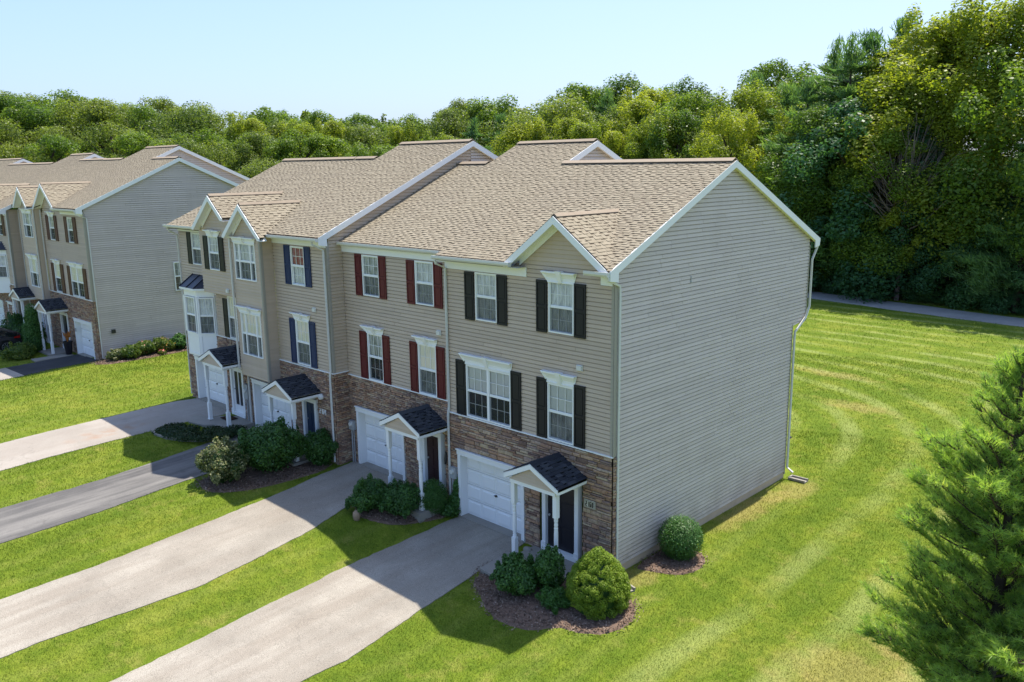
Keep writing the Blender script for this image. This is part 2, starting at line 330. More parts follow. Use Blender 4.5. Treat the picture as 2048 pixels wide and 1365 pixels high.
def mesh_np(name, V, F, rnd, mat):
    me = bpy.data.meshes.new(name); k = F.shape[1]; n = len(F)
    me.vertices.add(len(V)); me.vertices.foreach_set('co', V.astype(np.float32).ravel())
    me.loops.add(n*k); me.loops.foreach_set('vertex_index', F.astype(np.int32).ravel())
    me.polygons.add(n); me.polygons.foreach_set('loop_start', np.arange(0, n*k, k, dtype=np.int32))
    me.polygons.foreach_set('loop_total', np.full(n, k, dtype=np.int32))
    me.materials.append(mat); a = me.attributes.new('rnd', 'FLOAT', 'FACE'); a.data.foreach_set('value', rnd.astype(np.float32))
    me.update(); me.validate(); return me

# ------------------------------------------------------------------ terrain
ZX = [(-200, 1.2), (-60, .7), (-45, .5), (-38, .5), (-34.5, .6), (-30, .85), (-25, 1.0), (-22, 1.0), (-18.6, .92), (-16.8, .7), (-13, .62), (-11.1, .45), (-8.5, .42), (-7.2, .3), (-5.9, 0), (0, -.04), (200, -.3)]
ZXa, ZXb = np.array([a for a, b in ZX], float), np.array([b for a, b in ZX], float)
def gzv(x, y):
    x = np.asarray(x, float); y = np.asarray(y, float)
    z = np.interp(x, ZXa, ZXb)+.033*np.clip(y, -25, 0)
    k = np.clip((y-12)/18, 0, 1); z = z*(1-k)-.08*k
    d = np.hypot(x+10, y); return z+np.where(y > -30, .06*np.clip(d-95, 0, 180), 0)
def gz(x, y): return float(gzv(x, y))
xs = np.concatenate([np.linspace(-900, -110, 18), np.linspace(-100, -46, 19), np.arange(-45, 16.01, .6), np.linspace(18, 60, 12), np.linspace(80, 900, 12)])
ys = np.concatenate([np.linspace(-400, -40, 10), np.linspace(-30, -16, 8), np.arange(-15, 15.01, .6), np.linspace(17, 60, 22), np.linspace(70, 300, 24), np.linspace(350, 1000, 8)])
GX, GY = np.meshgrid(xs, ys); GZ = gzv(GX, GY)
V = np.stack([GX, GY, GZ], -1).reshape(-1, 3); nx, ny = len(xs), len(ys)
I = np.arange(nx*ny).reshape(ny, nx); F = np.stack([I[:-1, :-1], I[:-1, 1:], I[1:, 1:], I[1:, :-1]], -1).reshape(-1, 4)
g = link('ground', mesh_np('ground', V, F, np.zeros(len(F)), MT['ground'])); tag(g, kind='structure'); smooth(g)

def sheet(name, L, R, mat, dz=.02, n=40, wob=.05, kerb=.1):
    """strip between two polylines (x, y) that follows the terrain, with irregular edges and a little thickness"""
    def resample(p):
        p = np.array(p, float); d = np.concatenate([[0], np.cumsum(np.hypot(*np.diff(p, axis=0).T))]); t = np.linspace(0, d[-1], n)
        return np.stack([np.interp(t, d, p[:, 0]), np.interp(t, d, p[:, 1])], 1)
    A, B = resample(L), resample(R); mb = MB(); k = 7; rows = []
    for i in range(n):
        wa = wob*(noise.noise((A[i, 0]*.9, A[i, 1]*.9, 1.3))+1.6*noise.noise((A[i, 0]*4, A[i, 1]*4, 4.3))); wb = wob*(noise.noise((B[i, 0]*.9, B[i, 1]*.9, 7.1))+1.6*noise.noise((B[i, 0]*4, B[i, 1]*4, 9.3)))
        d = B[i]-A[i]; d /= np.hypot(*d)+1e-9; a = A[i]+d*wa; b = B[i]+d*wb; row = []
        for j in range(k):
            q = a+(b-a)*j/(k-1); row.append((q[0], q[1], gz(q[0], q[1])+dz))
        row = [(row[0][0], row[0][1], row[0][2]-kerb)]+row+[(row[-1][0], row[-1][1], row[-1][2]-kerb)]; rows.append(row)
    for row in rows: mb.v += row
    w = k+2
    for i in range(n-1):
        for j in range(w-1): mb.f.append([i*w+j, i*w+j+1, (i+1)*w+j+1, (i+1)*w+j]); mb.r.append(0); mb.mi.append(0)
    return tag(part(name, mb, mat), kind='structure')
def inpoly(x, y, poly):
    c = np.zeros(np.shape(x), bool); n = len(poly)
    for i in range(n):
        x0, y0 = poly[i]; x1, y1 = poly[(i+1) % n]
        if y0 == y1: continue
        h = ((y0 > y) != (y1 > y)) & (x < (x1-x0)*(y-y0)/(y1-y0)+x0); c ^= h
    return c
NOGRASS = []
def drive(L, R, mat):
    sheet('driveway', L, R, mat, .018, 120, .025); NOGRASS.append(L+R[::-1])
drive([(-5.9, -.02), (-5.93, -2.4), (-5.95, -4.2), (-5.8, -7.4), (-5.7, -9), (-5.6, -12), (-5.6, -20)], [(-3.12, -.02), (-3.05, -.8), (-2.95, -2.1), (-2.7, -4.0), (-2.5, -5.5), (-2.3, -6.9), (-2.4, -7.6), (-2.5, -10), (-2.5, -20)], MT['drive_light'])
drive([(-11.4, -.02), (-11.3, -1.6), (-11.05, -3.4), (-10.8, -6.2), (-10.6, -9.2), (-10.65, -11.5), (-10.7, -20)], [(-8.5, -.02), (-8.75, -.9), (-8.43, -2.6), (-7.94, -4.5), (-7.68, -6.3), (-7.5, -7.9), (-7.68, -9.3), (-7.9, -11.5), (-7.9, -20)], MT['drive_light'])
drive([(-17.1, -.66), (-16.9, -2.9), (-16.6, -5), (-16.4, -7), (-16.45, -9), (-16.55, -20)], [(-14.3, -.66), (-14.2, -2), (-14.1, -4.9), (-13.97, -6.6), (-13.8, -8), (-13.8, -10), (-13.9, -20)], MT['drive_mid'])
drive([(-22.0, -.66), (-22.4, -1.7), (-22.45, -4), (-22.5, -7), (-22.4, -9), (-22.4, -20)], [(-19.1, -.66), (-19.1, -1.4), (-19.35, -2.4), (-19.45, -4.5), (-19.5, -7.5), (-19.4, -10), (-19.4, -20)], MT['drive_smooth'])
drive([(-37.95, -.03), (-37.94, -2), (-38, -3.8)], [(-35.0, -.03), (-35.05, -2.5), (-34.85, -3.8)], MT['drive_black'])  # darker paving next to the house, paler stretch follows
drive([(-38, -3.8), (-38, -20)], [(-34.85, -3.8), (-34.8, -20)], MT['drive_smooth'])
drive([(-45.0, -1), (-45.0, -20)], [(-41.5, -1), (-41.5, -20)], MT['drive_smooth'])
FP_N = [(-60, 52), (-30, 50.3), (-17, 48.55), (-12.36, 47.6), (-8, 46.7), (-4.4, 46.1), (-.9, 45.7), (14, 44.5)]
FP_F = [(-60, 55.5), (-30, 54), (-18.6, 52.2), (-14.1, 51.3), (-9.6, 50.5), (-5.6, 49.7), (-1.6, 49.0), (14, 47.6)]
sheet('path', FP_N, FP_F, MT['path'], .02, 60, .1); NOGRASS.append(FP_N+FP_F[::-1])
BEDS = []
def bed(poly, mat, dz, name='mulch_bed', rise=.05):
    n = len(poly); P = []
    for i in range(n):
        p0, p1, p2, p3 = [np.array(poly[(i+k) % n], float) for k in (-1, 0, 1, 2)]
        for t in np.linspace(0, 1, 6)[:-1]:
            P.append(.5*((2*p1)+(-p0+p2)*t+(2*p0-5*p1+4*p2-p3)*t*t+(-p0+3*p1-3*p2+p3)*t**3))
    P = np.array(P); c = P.mean(0); mb = MB(); rings = 9
    for k in range(rings):
        f = 1-k/rings
        for i, p in enumerate(P):
            q = c+(p-c)*f; w = noise.noise((q[0]*7, q[1]*7, .5))
            mb.v.append((q[0]+.03*w, q[1]+.03*noise.noise((q[0]*7, q[1]*7, 3.5)), gz(*q)+(-.04 if k == 0 else dz+rise*(1-f)+.03*noise.noise((q[0]*9, q[1]*9, 8)))))
    N = len(P)
    for k in range(rings-1):
        for i in range(N): mb.f.append([k*N+i, k*N+(i+1) % N, (k+1)*N+(i+1) % N, (k+1)*N+i]); mb.r.append(0); mb.mi.append(0)
    mb.f.append([(rings-1)*N+i for i in range(N)]); mb.r.append(0); mb.mi.append(0)
    NOGRASS.append([tuple(p) for p in P]); BEDS.append([tuple(p) for p in P]); return tag(part(name, mb, mat), kind='structure')
bed([(-2.9, -1.3), (-2.85, -2.5), (-2.2, -2.95), (-1.6, -3.3), (-.85, -3.55), (.0, -3.35), (.55, -2.75), (1.1, -2.6), (1.65, -2.1), (1.75, -1.3), (1.3, -.6), (.5, -.3), (-.3, -.25), (-1.2, -1.0)], MT['mulch'], .03)
bed([(.06, 1.0), (.6, .95), (1.25, 1.3), (1.5, 1.95), (1.25, 2.7), (.7, 3.0), (.06, 3.2)], MT['mulch'], .03)
bed([(-8.45, -2.2), (-7.6, -2.6), (-6.7, -2.1), (-6.2, -1.0), (-6.1, -.12), (-7.0, -.8), (-8.3, -1.0)], MT['mulch'], .025)
bed([(-13.9, -4.7), (-12.7, -5.0), (-11.9, -4.0), (-11.55, -2.4), (-11.5, -1.2), (-11.9, -.75), (-13.4, -.9), (-13.9, -2.4)], MT['mulch'], .025)
bed([(-34.75, -.2), (-33.2, -.3), (-33.0, 1.5), (-33.2, 4), (-33.5, 6), (-34.8, 6)], MT['mulch'], .025)

# ------------------------------------------------------------------ house helpers
TP = .449                                   # roof pitch
def front(y): return lambda a, n, z: (a, y-n, z)
def side(x): return lambda a, n, z: (x+n, a, z)
def intervals(poly, z):
    xs = []; n = len(poly)
    for i in range(n):
        (x0, z0), (x1, z1) = poly[i], poly[(i+1) % n]
        if (z0 > z) != (z1 > z): xs.append(x0+(x1-x0)*(z-z0)/(z1-z0))
    xs.sort(); return [(xs[i], xs[i+1]) for i in range(0, len(xs)-1, 2)]
def camdist(p): return (Vector(p)-CAM).length
def board_pieces(poly, holes, e=.1143, zstart=None, seam=True):
    """clip courses of siding to a wall outline less its openings -> list of (a0b, a1b, a0t, a1t, z0, z1)"""
    zs = [p[1] for p in poly]; z = min(zs) if zstart is None else zstart; out = []
    while z < max(zs)-.01:
        za, zb = max(z, min(zs)), min(z+e, max(zs))
        A = intervals(poly, za+.001); B = intervals(poly, zb-.001)
        if not B: B = [((a+b)/2, (a+b)/2) for a, b in A]
        if len(A) == len(B):
            for (a0, a1), (b0, b1) in zip(A, B):
                cuts = sorted({min(a0, b0), max(a1, b1)} | {h for H in holes for h in H[:2] if min(a0, b0) < h < max(a1, b1)})
                segs = []
                for c0, c1 in zip(cuts, cuts[1:]):
                    mid = (c0+c1)/2; lo, hi = za, zb
                    for h in holes:
                        if h[0] < mid < h[1]:
                            if h[2] <= lo+.004 and h[3] >= hi-.004: lo = hi
                            elif h[2] <= lo < h[3]: lo = h[3]
                            elif h[2] < hi <= h[3]: hi = h[2]
                    if hi-lo > .012:
                        if segs and abs(segs[-1][1]-c0) < 1e-6 and abs(segs[-1][2]-lo) < 1e-6 and abs(segs[-1][3]-hi) < 1e-6: segs[-1][1] = c1
                        else: segs.append([c0, c1, lo, hi])
                for c0, c1, lo, hi in segs:
                    fl, fh = (lo-za)/(zb-za), (hi-za)/(zb-za)
                    L = lambda f: a0+(b0-a0)*f; R = lambda f: a1+(b1-a1)*f
                    q = [max(c0, L(fl)), min(c1, R(fl)), max(c0, L(fh)), min(c1, R(fh))]
                    if q[1]-q[0] < .02: continue
                    if q[3] < q[2]: q[2] = q[3] = (q[2]+q[3])/2
                    ln = q[1]-q[0]; st = [q[0]]
                    if seam and ln > 4.2:
                        x = q[0]+random.uniform(1.3, 3.6)
                        while x < q[1]-.8: st.append(x); x += random.uniform(2.6, 3.8)
                    st.append(q[1])
                    for i in range(len(st)-1):
                        g0 = st[i]+(.005 if i else 0); g1 = st[i+1]-(.005 if i < len(st)-2 else 0)
                        out.append((g0, g1, q[2] if i == 0 else g0, q[3] if i == len(st)-2 else g1, lo, hi))
        z += e
    return out
def add_board(mb, P, b, r=0., gr=.025):
    a0, a1, t0, t1, z0, z1 = b; lip, top = .021+random.uniform(-.002, .002), .003
    if t1-t0 < .001: t0 -= .004; t1 += .004
    g = max(0, 1-gr/max(z1-z0, .02)); m0, m1 = a0+(t0-a0)*g, a1+(t1-a1)*g; zm = z0+(z1-z0)*g
    vs = [P(a0, 0, z0), P(a1, 0, z0), P(a1, lip, z0), P(a0, lip, z0), P(m0, top, zm), P(m1, top, zm), P(t0, -.02, z1), P(t1, -.02, z1), P(m0, -.02, zm-.004), P(m1, -.02, zm-.004)]
    mb.add(vs, [(0, 1, 2, 3), (3, 2, 5, 4), (4, 5, 9, 8), (8, 9, 7, 6)], r)
def siding(wall, P, poly, holes, single, zstart=None, mat='siding'):
    bs = board_pieces(poly, holes, zstart=zstart)
    if single:
        for b in bs:
            mb = MB(); add_board(mb, P, b); part('siding_board', mb, MT[mat], wall)
    else:
        mb = MB()
        for b in bs: add_board(mb, P, b, random.random(), .036)
        tag(part('siding_boards', mb, MT[mat], wall), kind='stuff')
def sheath(mb, P, x0, x1, z0, z1, holes, n=0., mi=0):
    xs = sorted({x0, x1} | {h for H in holes for h in H[:2] if x0 < h < x1}); zs = sorted({z0, z1} | {h for H in holes for h in H[2:] if z0 < h < z1})
    for a, b in zip(xs, xs[1:]):
        for c, d in zip(zs, zs[1:]):
            mx, mz = (a+b)/2, (c+d)/2
            if any(h[0] < mx < h[1] and h[2] < mz < h[3] for h in holes): continue
            q = n-.024*mi; mb.add([P(a, q, c), P(b, q, c), P(b, q, d), P(a, q, d)], [(0, 1, 2, 3)], 0, mi)
# stones
def stone_unit(seed):
    rr = random.Random(seed); mb = MB(); j = lambda: rr.uniform(-.07, .07)
    B = [(-.5, 0, -.5), (.5, 0, -.5), (.5, 0, .5), (-.5, 0, .5)]
    M_ = [(-.5, -.62+j(), -.5), (.5, -.62+j(), -.5), (.5, -.62+j(), .5), (-.5, -.62+j(), .5)]
    T = [(-.42+j()*.6, -1+j()*2, -.36+j()), (.42+j()*.6, -1+j()*2, -.36+j()), (.42+j()*.6, -1+j()*2, .36+j()), (-.42+j()*.6, -1+j()*2, .36+j())]
    c = [(j()*2, -1.12+j(), j()*2)]
    vs = B+M_+T+c; fs = []
    for k in (0, 4):
        for i in range(4): fs.append((k+i, k+(i+1) % 4, k+4+(i+1) % 4, k+4+i))
    for i in range(4): fs.append((8+i, 8+(i+1) % 4, 12))
    mb.add(vs, fs); return mb
STONE_MB = [stone_unit(i) for i in range(10)]; STONE_ME = [s.mesh('stone', MT['stone']) for s in STONE_MB]
def stone_pack(x0, x1, z0, z1, holes, hs, ls, rr):
    out = []; z = z0
    while z < z1-.02:
        h = rr.uniform(*hs); h = min(h, z1-z); h = h if z1-z-h > .03 else z1-z
        x = x0-rr.uniform(0, ls[1])*.5
        while x < x1:
            L = rr.uniform(*ls)*(1.0 if rr.random() > .2 else 1.5)
            a, b = max(x, x0), min(x+L, x1)
            subs = [(a, b)]
            for H in holes:
                if H[2] < z+h-.015 and H[3] > z+.015:
                    ns = []
                    for p, q in subs:
                        if H[1] <= p or H[0] >= q: ns.append((p, q)); continue
                        if p < H[0]: ns.append((p, H[0]))
                        if q > H[1]: ns.append((H[1], q))
                    subs = ns
            for p, q in subs:
                if q-p > .03:
                    if h > .095 and rr.random() < .35:
                        k = rr.uniform(.4, .6); out.append((p, q, z, z+h*k)); out.append((p, q, z+h*k, z+h))
                    else: out.append((p, q, z, z+h))
            x += L
        z += h
    return out
def stonework(wall, P, rects, holes, hs, ls, single, seed, flip=False):
    rr = random.Random(seed); items = []
    for (x0, x1, z0, z1) in rects: items += stone_pack(x0, x1, z0, z1, holes, hs, ls, rr)
    rot = Matrix.Rotation(math.pi/2, 4, 'Z') if flip else Matrix.Identity(4)
    items.sort(key=lambda t: -(t[1]-t[0])*(t[3]-t[2])/camdist(P((t[0]+t[1])/2, 0, t[2]))**2)
    mb = MB()
    for i, (a, b, c, d) in enumerate(items):
        k = rr.randrange(10); g = .0065; dep = rr.uniform(.025, .065)
        M4 = Matrix.Translation(P((a+b)/2, 0, (c+d)/2)) @ rot @ Matrix.Diagonal((max(b-a-2*g, .01), dep, max(d-c-2*g, .01), 1))
        if single and i < single:
            o = link('stone', STONE_ME[k], wall); o.matrix_local = M4
        else: mb.add([M4 @ Vector(v) for v in STONE_MB[k].v], STONE_MB[k].f, rr.random())
    if mb.v: tag(part('small_stones', mb, MT['stone'], wall), kind='stuff')
# shingles
SH_T = (.006, .019, .013)
def shingle_unit(t):
    mb = MB(); b = .60 if t < .01 else 1; q = t+(.003-t)*b
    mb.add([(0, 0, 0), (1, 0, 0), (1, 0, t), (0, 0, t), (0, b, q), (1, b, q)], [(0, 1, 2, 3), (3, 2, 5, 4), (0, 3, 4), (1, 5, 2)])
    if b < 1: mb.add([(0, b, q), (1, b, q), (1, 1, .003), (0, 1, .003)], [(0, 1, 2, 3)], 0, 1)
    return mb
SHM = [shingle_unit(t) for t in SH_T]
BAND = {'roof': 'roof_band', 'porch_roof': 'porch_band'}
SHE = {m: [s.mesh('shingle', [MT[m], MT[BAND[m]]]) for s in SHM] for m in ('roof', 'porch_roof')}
def shingles(roof, o, u, v, poly, mat, single=0, e=.118, wr=(.11, .23), seed=1, near=True):
    """lay courses on the plane o + a*u + b*v inside poly (list of (a, b))"""
    rr = random.Random(seed); o, u, v = Vector(o), Vector(u).normalized(), Vector(v).normalized(); nrm = u.cross(v)
    if nrm.z < 0: nrm = -nrm
    bs = [p[1] for p in poly]; b = min(bs); items = []; row = 0
    while b < max(bs)-.02:
        h = min(e, max(bs)-b)
        for a0, a1 in intervals(poly, b+h*.5):
            x = a0-rr.uniform(0, .25); hi = row % 2
            while x < a1:
                w = rr.uniform(*wr)*(1.15 if hi else .8); p, q = max(x, a0), min(x+w, a1)
                if q-p > .015: items.append((p, q, b, h, 1 if hi else (0 if rr.random() < .8 else 2)))
                x += w; hi = 1-hi
        b += e; row += 1
    base = Matrix((u, v, nrm)).transposed().to_4x4(); base.translation = o
    if single: items.sort(key=lambda t: -(t[1]-t[0])/(base @ Vector((t[0], t[2], 0))-CAM).length**2)
    mb = MB()
    for i, (p, q, bb, h, k) in enumerate(items):
        M4 = base @ Matrix.Translation((p, bb, 0)) @ Matrix.Diagonal((q-p-.003, h*1.12, 1, 1))
        if i < single:
            ob = link('shingle', SHE[mat][k], roof); ob.matrix_local = M4
        else:
            o_ = len(mb.v); r_ = rr.random(); mb.v += [tuple(M4 @ Vector(w)) for w in SHM[k].v]
            for f_, mi_ in zip(SHM[k].f, SHM[k].mi): mb.f.append([j_+o_ for j_ in f_]); mb.r.append(r_); mb.mi.append(mi_)
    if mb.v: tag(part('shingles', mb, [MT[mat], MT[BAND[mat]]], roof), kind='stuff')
def wavy(P, a0, a1, z0, z1, n, amp=.02, per=.09, k=None):
    k = k or max(6, int((a1-a0)/.03)); mb = MB(); ph = random.random()*6
    for i in range(k+1):
        a = a0+(a1-a0)*i/k
        for z in (z0, z1): mb.v.append(P(a, n+amp*math.sin(a/per*2*math.pi+ph)*(1 if z == z0 else .7), z))
    for i in range(k): mb.f.append([2*i, 2*i+2, 2*i+3, 2*i+1]); mb.r.append(0); mb.mi.append(0)
    return mb
def window(root, P, x0, x1, z0, z1, up='curtain', low='curtain', cols=3, n=1, screen=True, header=None, sidel=0, grid=True):
    """double-hung window(s) between x0..x1; header: (x0, x1, z0, z1) of a flared crown; sidel: width of side lights"""
    w = MB(); fr = .045
    w.box(P, x0, x0+fr, -.06, .035, z0, z1); w.box(P, x1-fr, x1, -.06, .035, z0, z1)
    w.box(P, x0+fr, x1-fr, -.06, .035, z1-fr, z1); w.box(P, x0+fr, x1-fr, -.06, .045, z0, z0+fr*.9)
    bays = []
    if sidel:
        xs = [x0+fr, x0+sidel, x1-sidel, x1-fr]
        for x in xs[1:3]: w.box(P, x-.03, x+.03, -.06, .03, z0+fr*.9, z1-fr)
        bays = [(xs[0], xs[1]-.03, 1), (xs[1]+.03, xs[2]-.03, cols), (xs[2]+.03, xs[3], 1)]
    elif n == 2:
        m_ = (x0+x1)/2; w.box(P, m_-.045, m_+.045, -.06, .03, z0+fr*.9, z1-fr); bays = [(x0+fr, m_-.045, cols), (m_+.045, x1-fr, cols)]
    else: bays = [(x0+fr, x1-fr, cols)]
    zm = (z0+z1)/2
    for b0, b1, c in bays: w.box(P, b0, b1, -.05, .012, zm-.028, zm+.028)
    win = part('window', w, MT['white'], root)
    room = MB(); R = lambda a, q, z: P(a, q, z)
    room.add([R(x0, -.06, z0), R(x1, -.06, z0), R(x1, -.06, z1), R(x0, -.06, z1), R(x0, -.4, z0), R(x1, -.4, z0), R(x1, -.4, z1), R(x0, -.4, z1)], [(4, 5, 6, 7), (0, 4, 7, 3), (1, 2, 6, 5), (0, 1, 5, 4), (3, 7, 6, 2)])
    part('window_recess', room, MT['interior'], win)
    for b0, b1, c in bays:
        for (za, zb, q, kind, isup) in ((zm+.028, z1-fr, -.012, up, 1), (z0+fr*.9, zm-.028, -.034, low, 0)):
            g = MB(); g.add([P(b0, q, za), P(b1, q, za), P(b1, q, zb), P(b0, q, zb)], [(0, 1, 2, 3)]); part('pane', g, MT['glass'], win)
            s = MB(); t = .018
            s.box(P, b0, b0+t, q-.008, q+.012, za, zb); s.box(P, b1-t, b1, q-.008, q+.012, za, zb); s.box(P, b0+t, b1-t, q-.008, q+.012, za, za+t); s.box(P, b0+t, b1-t, q-.008, q+.012, zb-t, zb)
            part('sash', s, MT['white'], win)
            if grid:
                mu = MB(); bw = .008
                for i in range(1, c): x = b0+(b1-b0)*i/c; mu.box(P, x-bw, x+bw, q-.006, q+.006, za+t, zb-t)
                z = (za+zb)/2
                xs = [b0+t]+[b0+(b1-b0)*i/c for i in range(1, c)]+[b1-t]
                for i, (p0, p1) in enumerate(zip(xs, xs[1:])): mu.box(P, p0+(bw if i else 0), p1-(bw if i < len(xs)-2 else 0), q-.005, q+.005, z-bw, z+bw)
                part('muntin_grid', mu, MT['white'], win)
            if kind in ('curtain', 'sheer', 'redcloth'): part('curtain', wavy(P, b0-.02, b1+.02, za-.01, zb+.01, q-.03, .014, .085), MT[kind], win)
            elif kind == 'shade':
                s = MB(); s.box(P, b0, b1, q-.014, q-.010, za, zb); part('roller_shade', s, MT['shade'], win)
            elif kind == 'blind':
                s = MB(); z = za
                while z < zb: s.add([P(b0, q-.02, z), P(b1, q-.02, z), P(b1, q-.045, z+.034), P(b0, q-.045, z+.034)], [(0, 1, 2, 3)]); z += .036
                tag(part('blind_slats', s, MT['blind'], win), kind='stuff')
            if not isup and screen:
                s = MB(); s.add([P(b0, .004, za), P(b1, .004, za), P(b1, .004, zb), P(b0, .004, zb)], [(0, 1, 2, 3)]); part('insect_screen', s, MT['screen'], win)
    if header:
        hx0, hx1, hz0, hz1 = header; h = MB(); prof = [(.03, hz0), (.055, hz0), (.055, hz0+.03), (.04, hz0+.04), (.045, hz0+.13), (.085, hz0+.21), (.13, hz1-.045), (.15, hz1-.04), (.15, hz1-.002), (.03, hz1)]
        fl = lambda z: max(0, (z-hz0-.10)/(hz1-hz0-.10))**1.6
        cx0, cx1 = x0-.015, x1+.015
        ring = lambda s: [P((cx0+(hx0-cx0)*fl(z)) if s == 0 else (cx1+(hx1-cx1)*fl(z)), q, z) for q, z in prof]
        A, B = ring(0), ring(1); k = len(prof)
        h.add(A+B, [tuple(range(k))[::-1], tuple(range(k, 2*k))]+[(i, (i+1) % k, k+(i+1) % k, k+i) for i in range(k)])
        hd = part('window_crown', h, MT['white'], win)
        ks = MB(); m_ = (x0+x1)/2; zk = [hz0+.004, hz1-.05, hz1+.025]; wk = [.05, .075, .10]; qk = [.075, .17, .19]
        vs = []
        for z, ww, q in zip(zk, wk, qk): vs += [P(m_-ww, .04, z), P(m_+ww, .04, z), P(m_+ww, q, z), P(m_-ww, q, z)]
        ks.add(vs, [(3, 2, 1, 0), (8, 9, 10, 11)]+[(4*l+i, 4*l+(i+1) % 4, 4*l+4+(i+1) % 4, 4*l+4+i) for l in (0, 1) for i in range(4)])
        part('keystone', ks, MT['white'], win)
    return win
def shutter(root, P, x0, x1, z0, z1, mat):
    s = MB(); b = .05; m_ = z0+(z1-z0)*.5
    s.box(P, x0, x1, .022, .036, z0, z1)
    s.box(P, x0, x0+b, .036, .056, z0, z1); s.box(P, x1-b, x1, .036, .056, z0, z1)
    for a, c in ((z0, z0+b*1.3), (m_-b*.7, m_+b*.7), (z1-b*1.3, z1)): s.box(P, x0+b, x1-b, .036, .056, a, c)
    for a, c in ((z0+b*1.3, m_-b*.7), (m_+b*.7, z1-b*1.3)): s.box(P, x0+b+.025, x1-b-.025, .036, .05, a+.03, c-.03)
    return part('shutter', s, MT[mat], root)
def garage(root, P, x0, x1, z0, z1, fr=.12, rows=4, cols=4, handle=True):
    """opening x0..x1 is the outside of the white frame; the door sits in a deep reveal"""
    f = MB(); d = -.22
    f.box(P, x0, x0+fr, d, .07, z0, z1-fr*1.2); f.box(P, x1-fr, x1, d, .07, z0, z1-fr*1.2); f.box(P, x0-.02, x1+.02, d, .08, z1-fr*1.2, z1); f.box(P, x0-.05, x1+.05, -.02, .11, z1, z1+.035)
    gf = part('garage_frame', f, MT['white'], root)
    dx0, dx1, dz0, dz1 = x0+fr, x1-fr, z0+.05, z1-fr*1.2; door = MB(); door.box(P, dx0, dx1, d-.05, d, dz0, dz1)
    gd = part('garage_door', door, MT['white'], root); hh = (dz1-dz0)/rows
    for r in range(rows):
        for c in range(cols):
            a0 = dx0+(dx1-dx0)*c/cols+.045; a1 = dx0+(dx1-dx0)*(c+1)/cols-.045; b0 = dz0+hh*r+.055; b1 = dz0+hh*(r+1)-.05
            p = MB(); k = .035
            o_ = [P(a0, d+.001, b0), P(a1, d+.001, b0), P(a1, d+.001, b1), P(a0, d+.001, b1)]; i_ = [P(a0+k, d+.024, b0+k), P(a1-k, d+.024, b0+k), P(a1-k, d+.024, b1-k), P(a0+k, d+.024, b1-k)]
            p.add(o_+i_, [(4, 5, 6, 7)]+[(i, (i+1) % 4, 4+(i+1) % 4, 4+i) for i in range(4)]); part('door_panel', p, MT['white'], gd)
    j = MB()
    for r in range(1, rows): j.box(P, dx0, dx1, d, d+.004, dz0+hh*r-.006, dz0+hh*r+.006)
    part('panel_joints', j, MT['grey_metal'], gd)
    if handle:
        h = MB(); m_ = (dx0+dx1)/2; h.box(P, m_-.07, m_+.07, d+.03, d+.05, dz0+hh*1.82, dz0+hh*1.86); h.box(P, m_-.015, m_+.015, d, d+.05, dz0+hh*1.78, dz0+hh*1.9); part('handle', h, MT['metal'], gd)
    s = MB(); s.box(P, x0+.02, x1-.02, d-.04, .10, z0-.12, z0+.05); part('garage_sill', s, MT['concrete'], root)
def entry(root, P, x0, x1, z0, z1, mat, ped=True, side_fr=.13, storm=False):
    """door with a white surround; x0..x1 and z0..z1 are the leaf"""
    f = MB(); f.box(P, x0-side_fr, x0, -.12, .06, z0-.1, z1+.02); f.box(P, x1, x1+side_fr, -.12, .06, z0-.1, z1+.02); f.box(P, x0-side_fr, x1+side_fr, -.12, .062, z1+.02, z1+.16)
    if ped: f.box(P, x0-side_fr-.07, x1+side_fr+.07, -.02, .12, z1+.16, z1+.21); f.box(P, x0-side_fr-.03, x0+.01, .06, .085, z0-.1, z0+.12); f.box(P, x1-.01, x1+side_fr+.03, .06, .085, z0-.1, z0+.12)
    part('door_frame', f, MT['white'], root)
    d = MB(); d.box(P, x0, x1, -.10, -.05, z0, z1); dr = part('door', d, MT[mat], root)
    w = x1-x0
    for a0, a1, b0, b1 in ((.1, .46, .08, .36), (.54, .9, .08, .36), (.1, .46, .42, .74), (.54, .9, .42, .74), (.1, .46, .79, .95), (.54, .9, .79, .95)):
        p = MB(); p.box(P, x0+w*a0, x0+w*a1, -.05, -.038, z0+(z1-z0)*b0, z0+(z1-z0)*b1); part('door_panel', p, MT[mat], dr)
    h = MB(); h.tube([P(x0+.08, -.05, z0+.95), P(x0+.08, .0, z0+.95)], [.03, .035], 8); part('handle', h, MT['grey_metal'], dr)
    t = MB(); t.box(P, x0-side_fr, x1+side_fr, -.1, .10, z0-.13, z0-.004); part('door_step', t, MT['white'], root)
    if storm:
        s = MB(); s.box(P, x0, x0+.09, -.04, -.01, z0, z1); s.box(P, x1-.09, x1, -.04, -.01, z0, z1); s.box(P, x0+.09, x1-.09, -.04, -.01, z1-.1, z1); s.box(P, x0+.09, x1-.09, -.04, -.01, z0, z0+.3); s.box(P, (x0+x1)/2-.025, (x0+x1)/2+.025, -.04, -.01, z0+.3, z1-.1); part('storm_door', s, MT['white'], root)
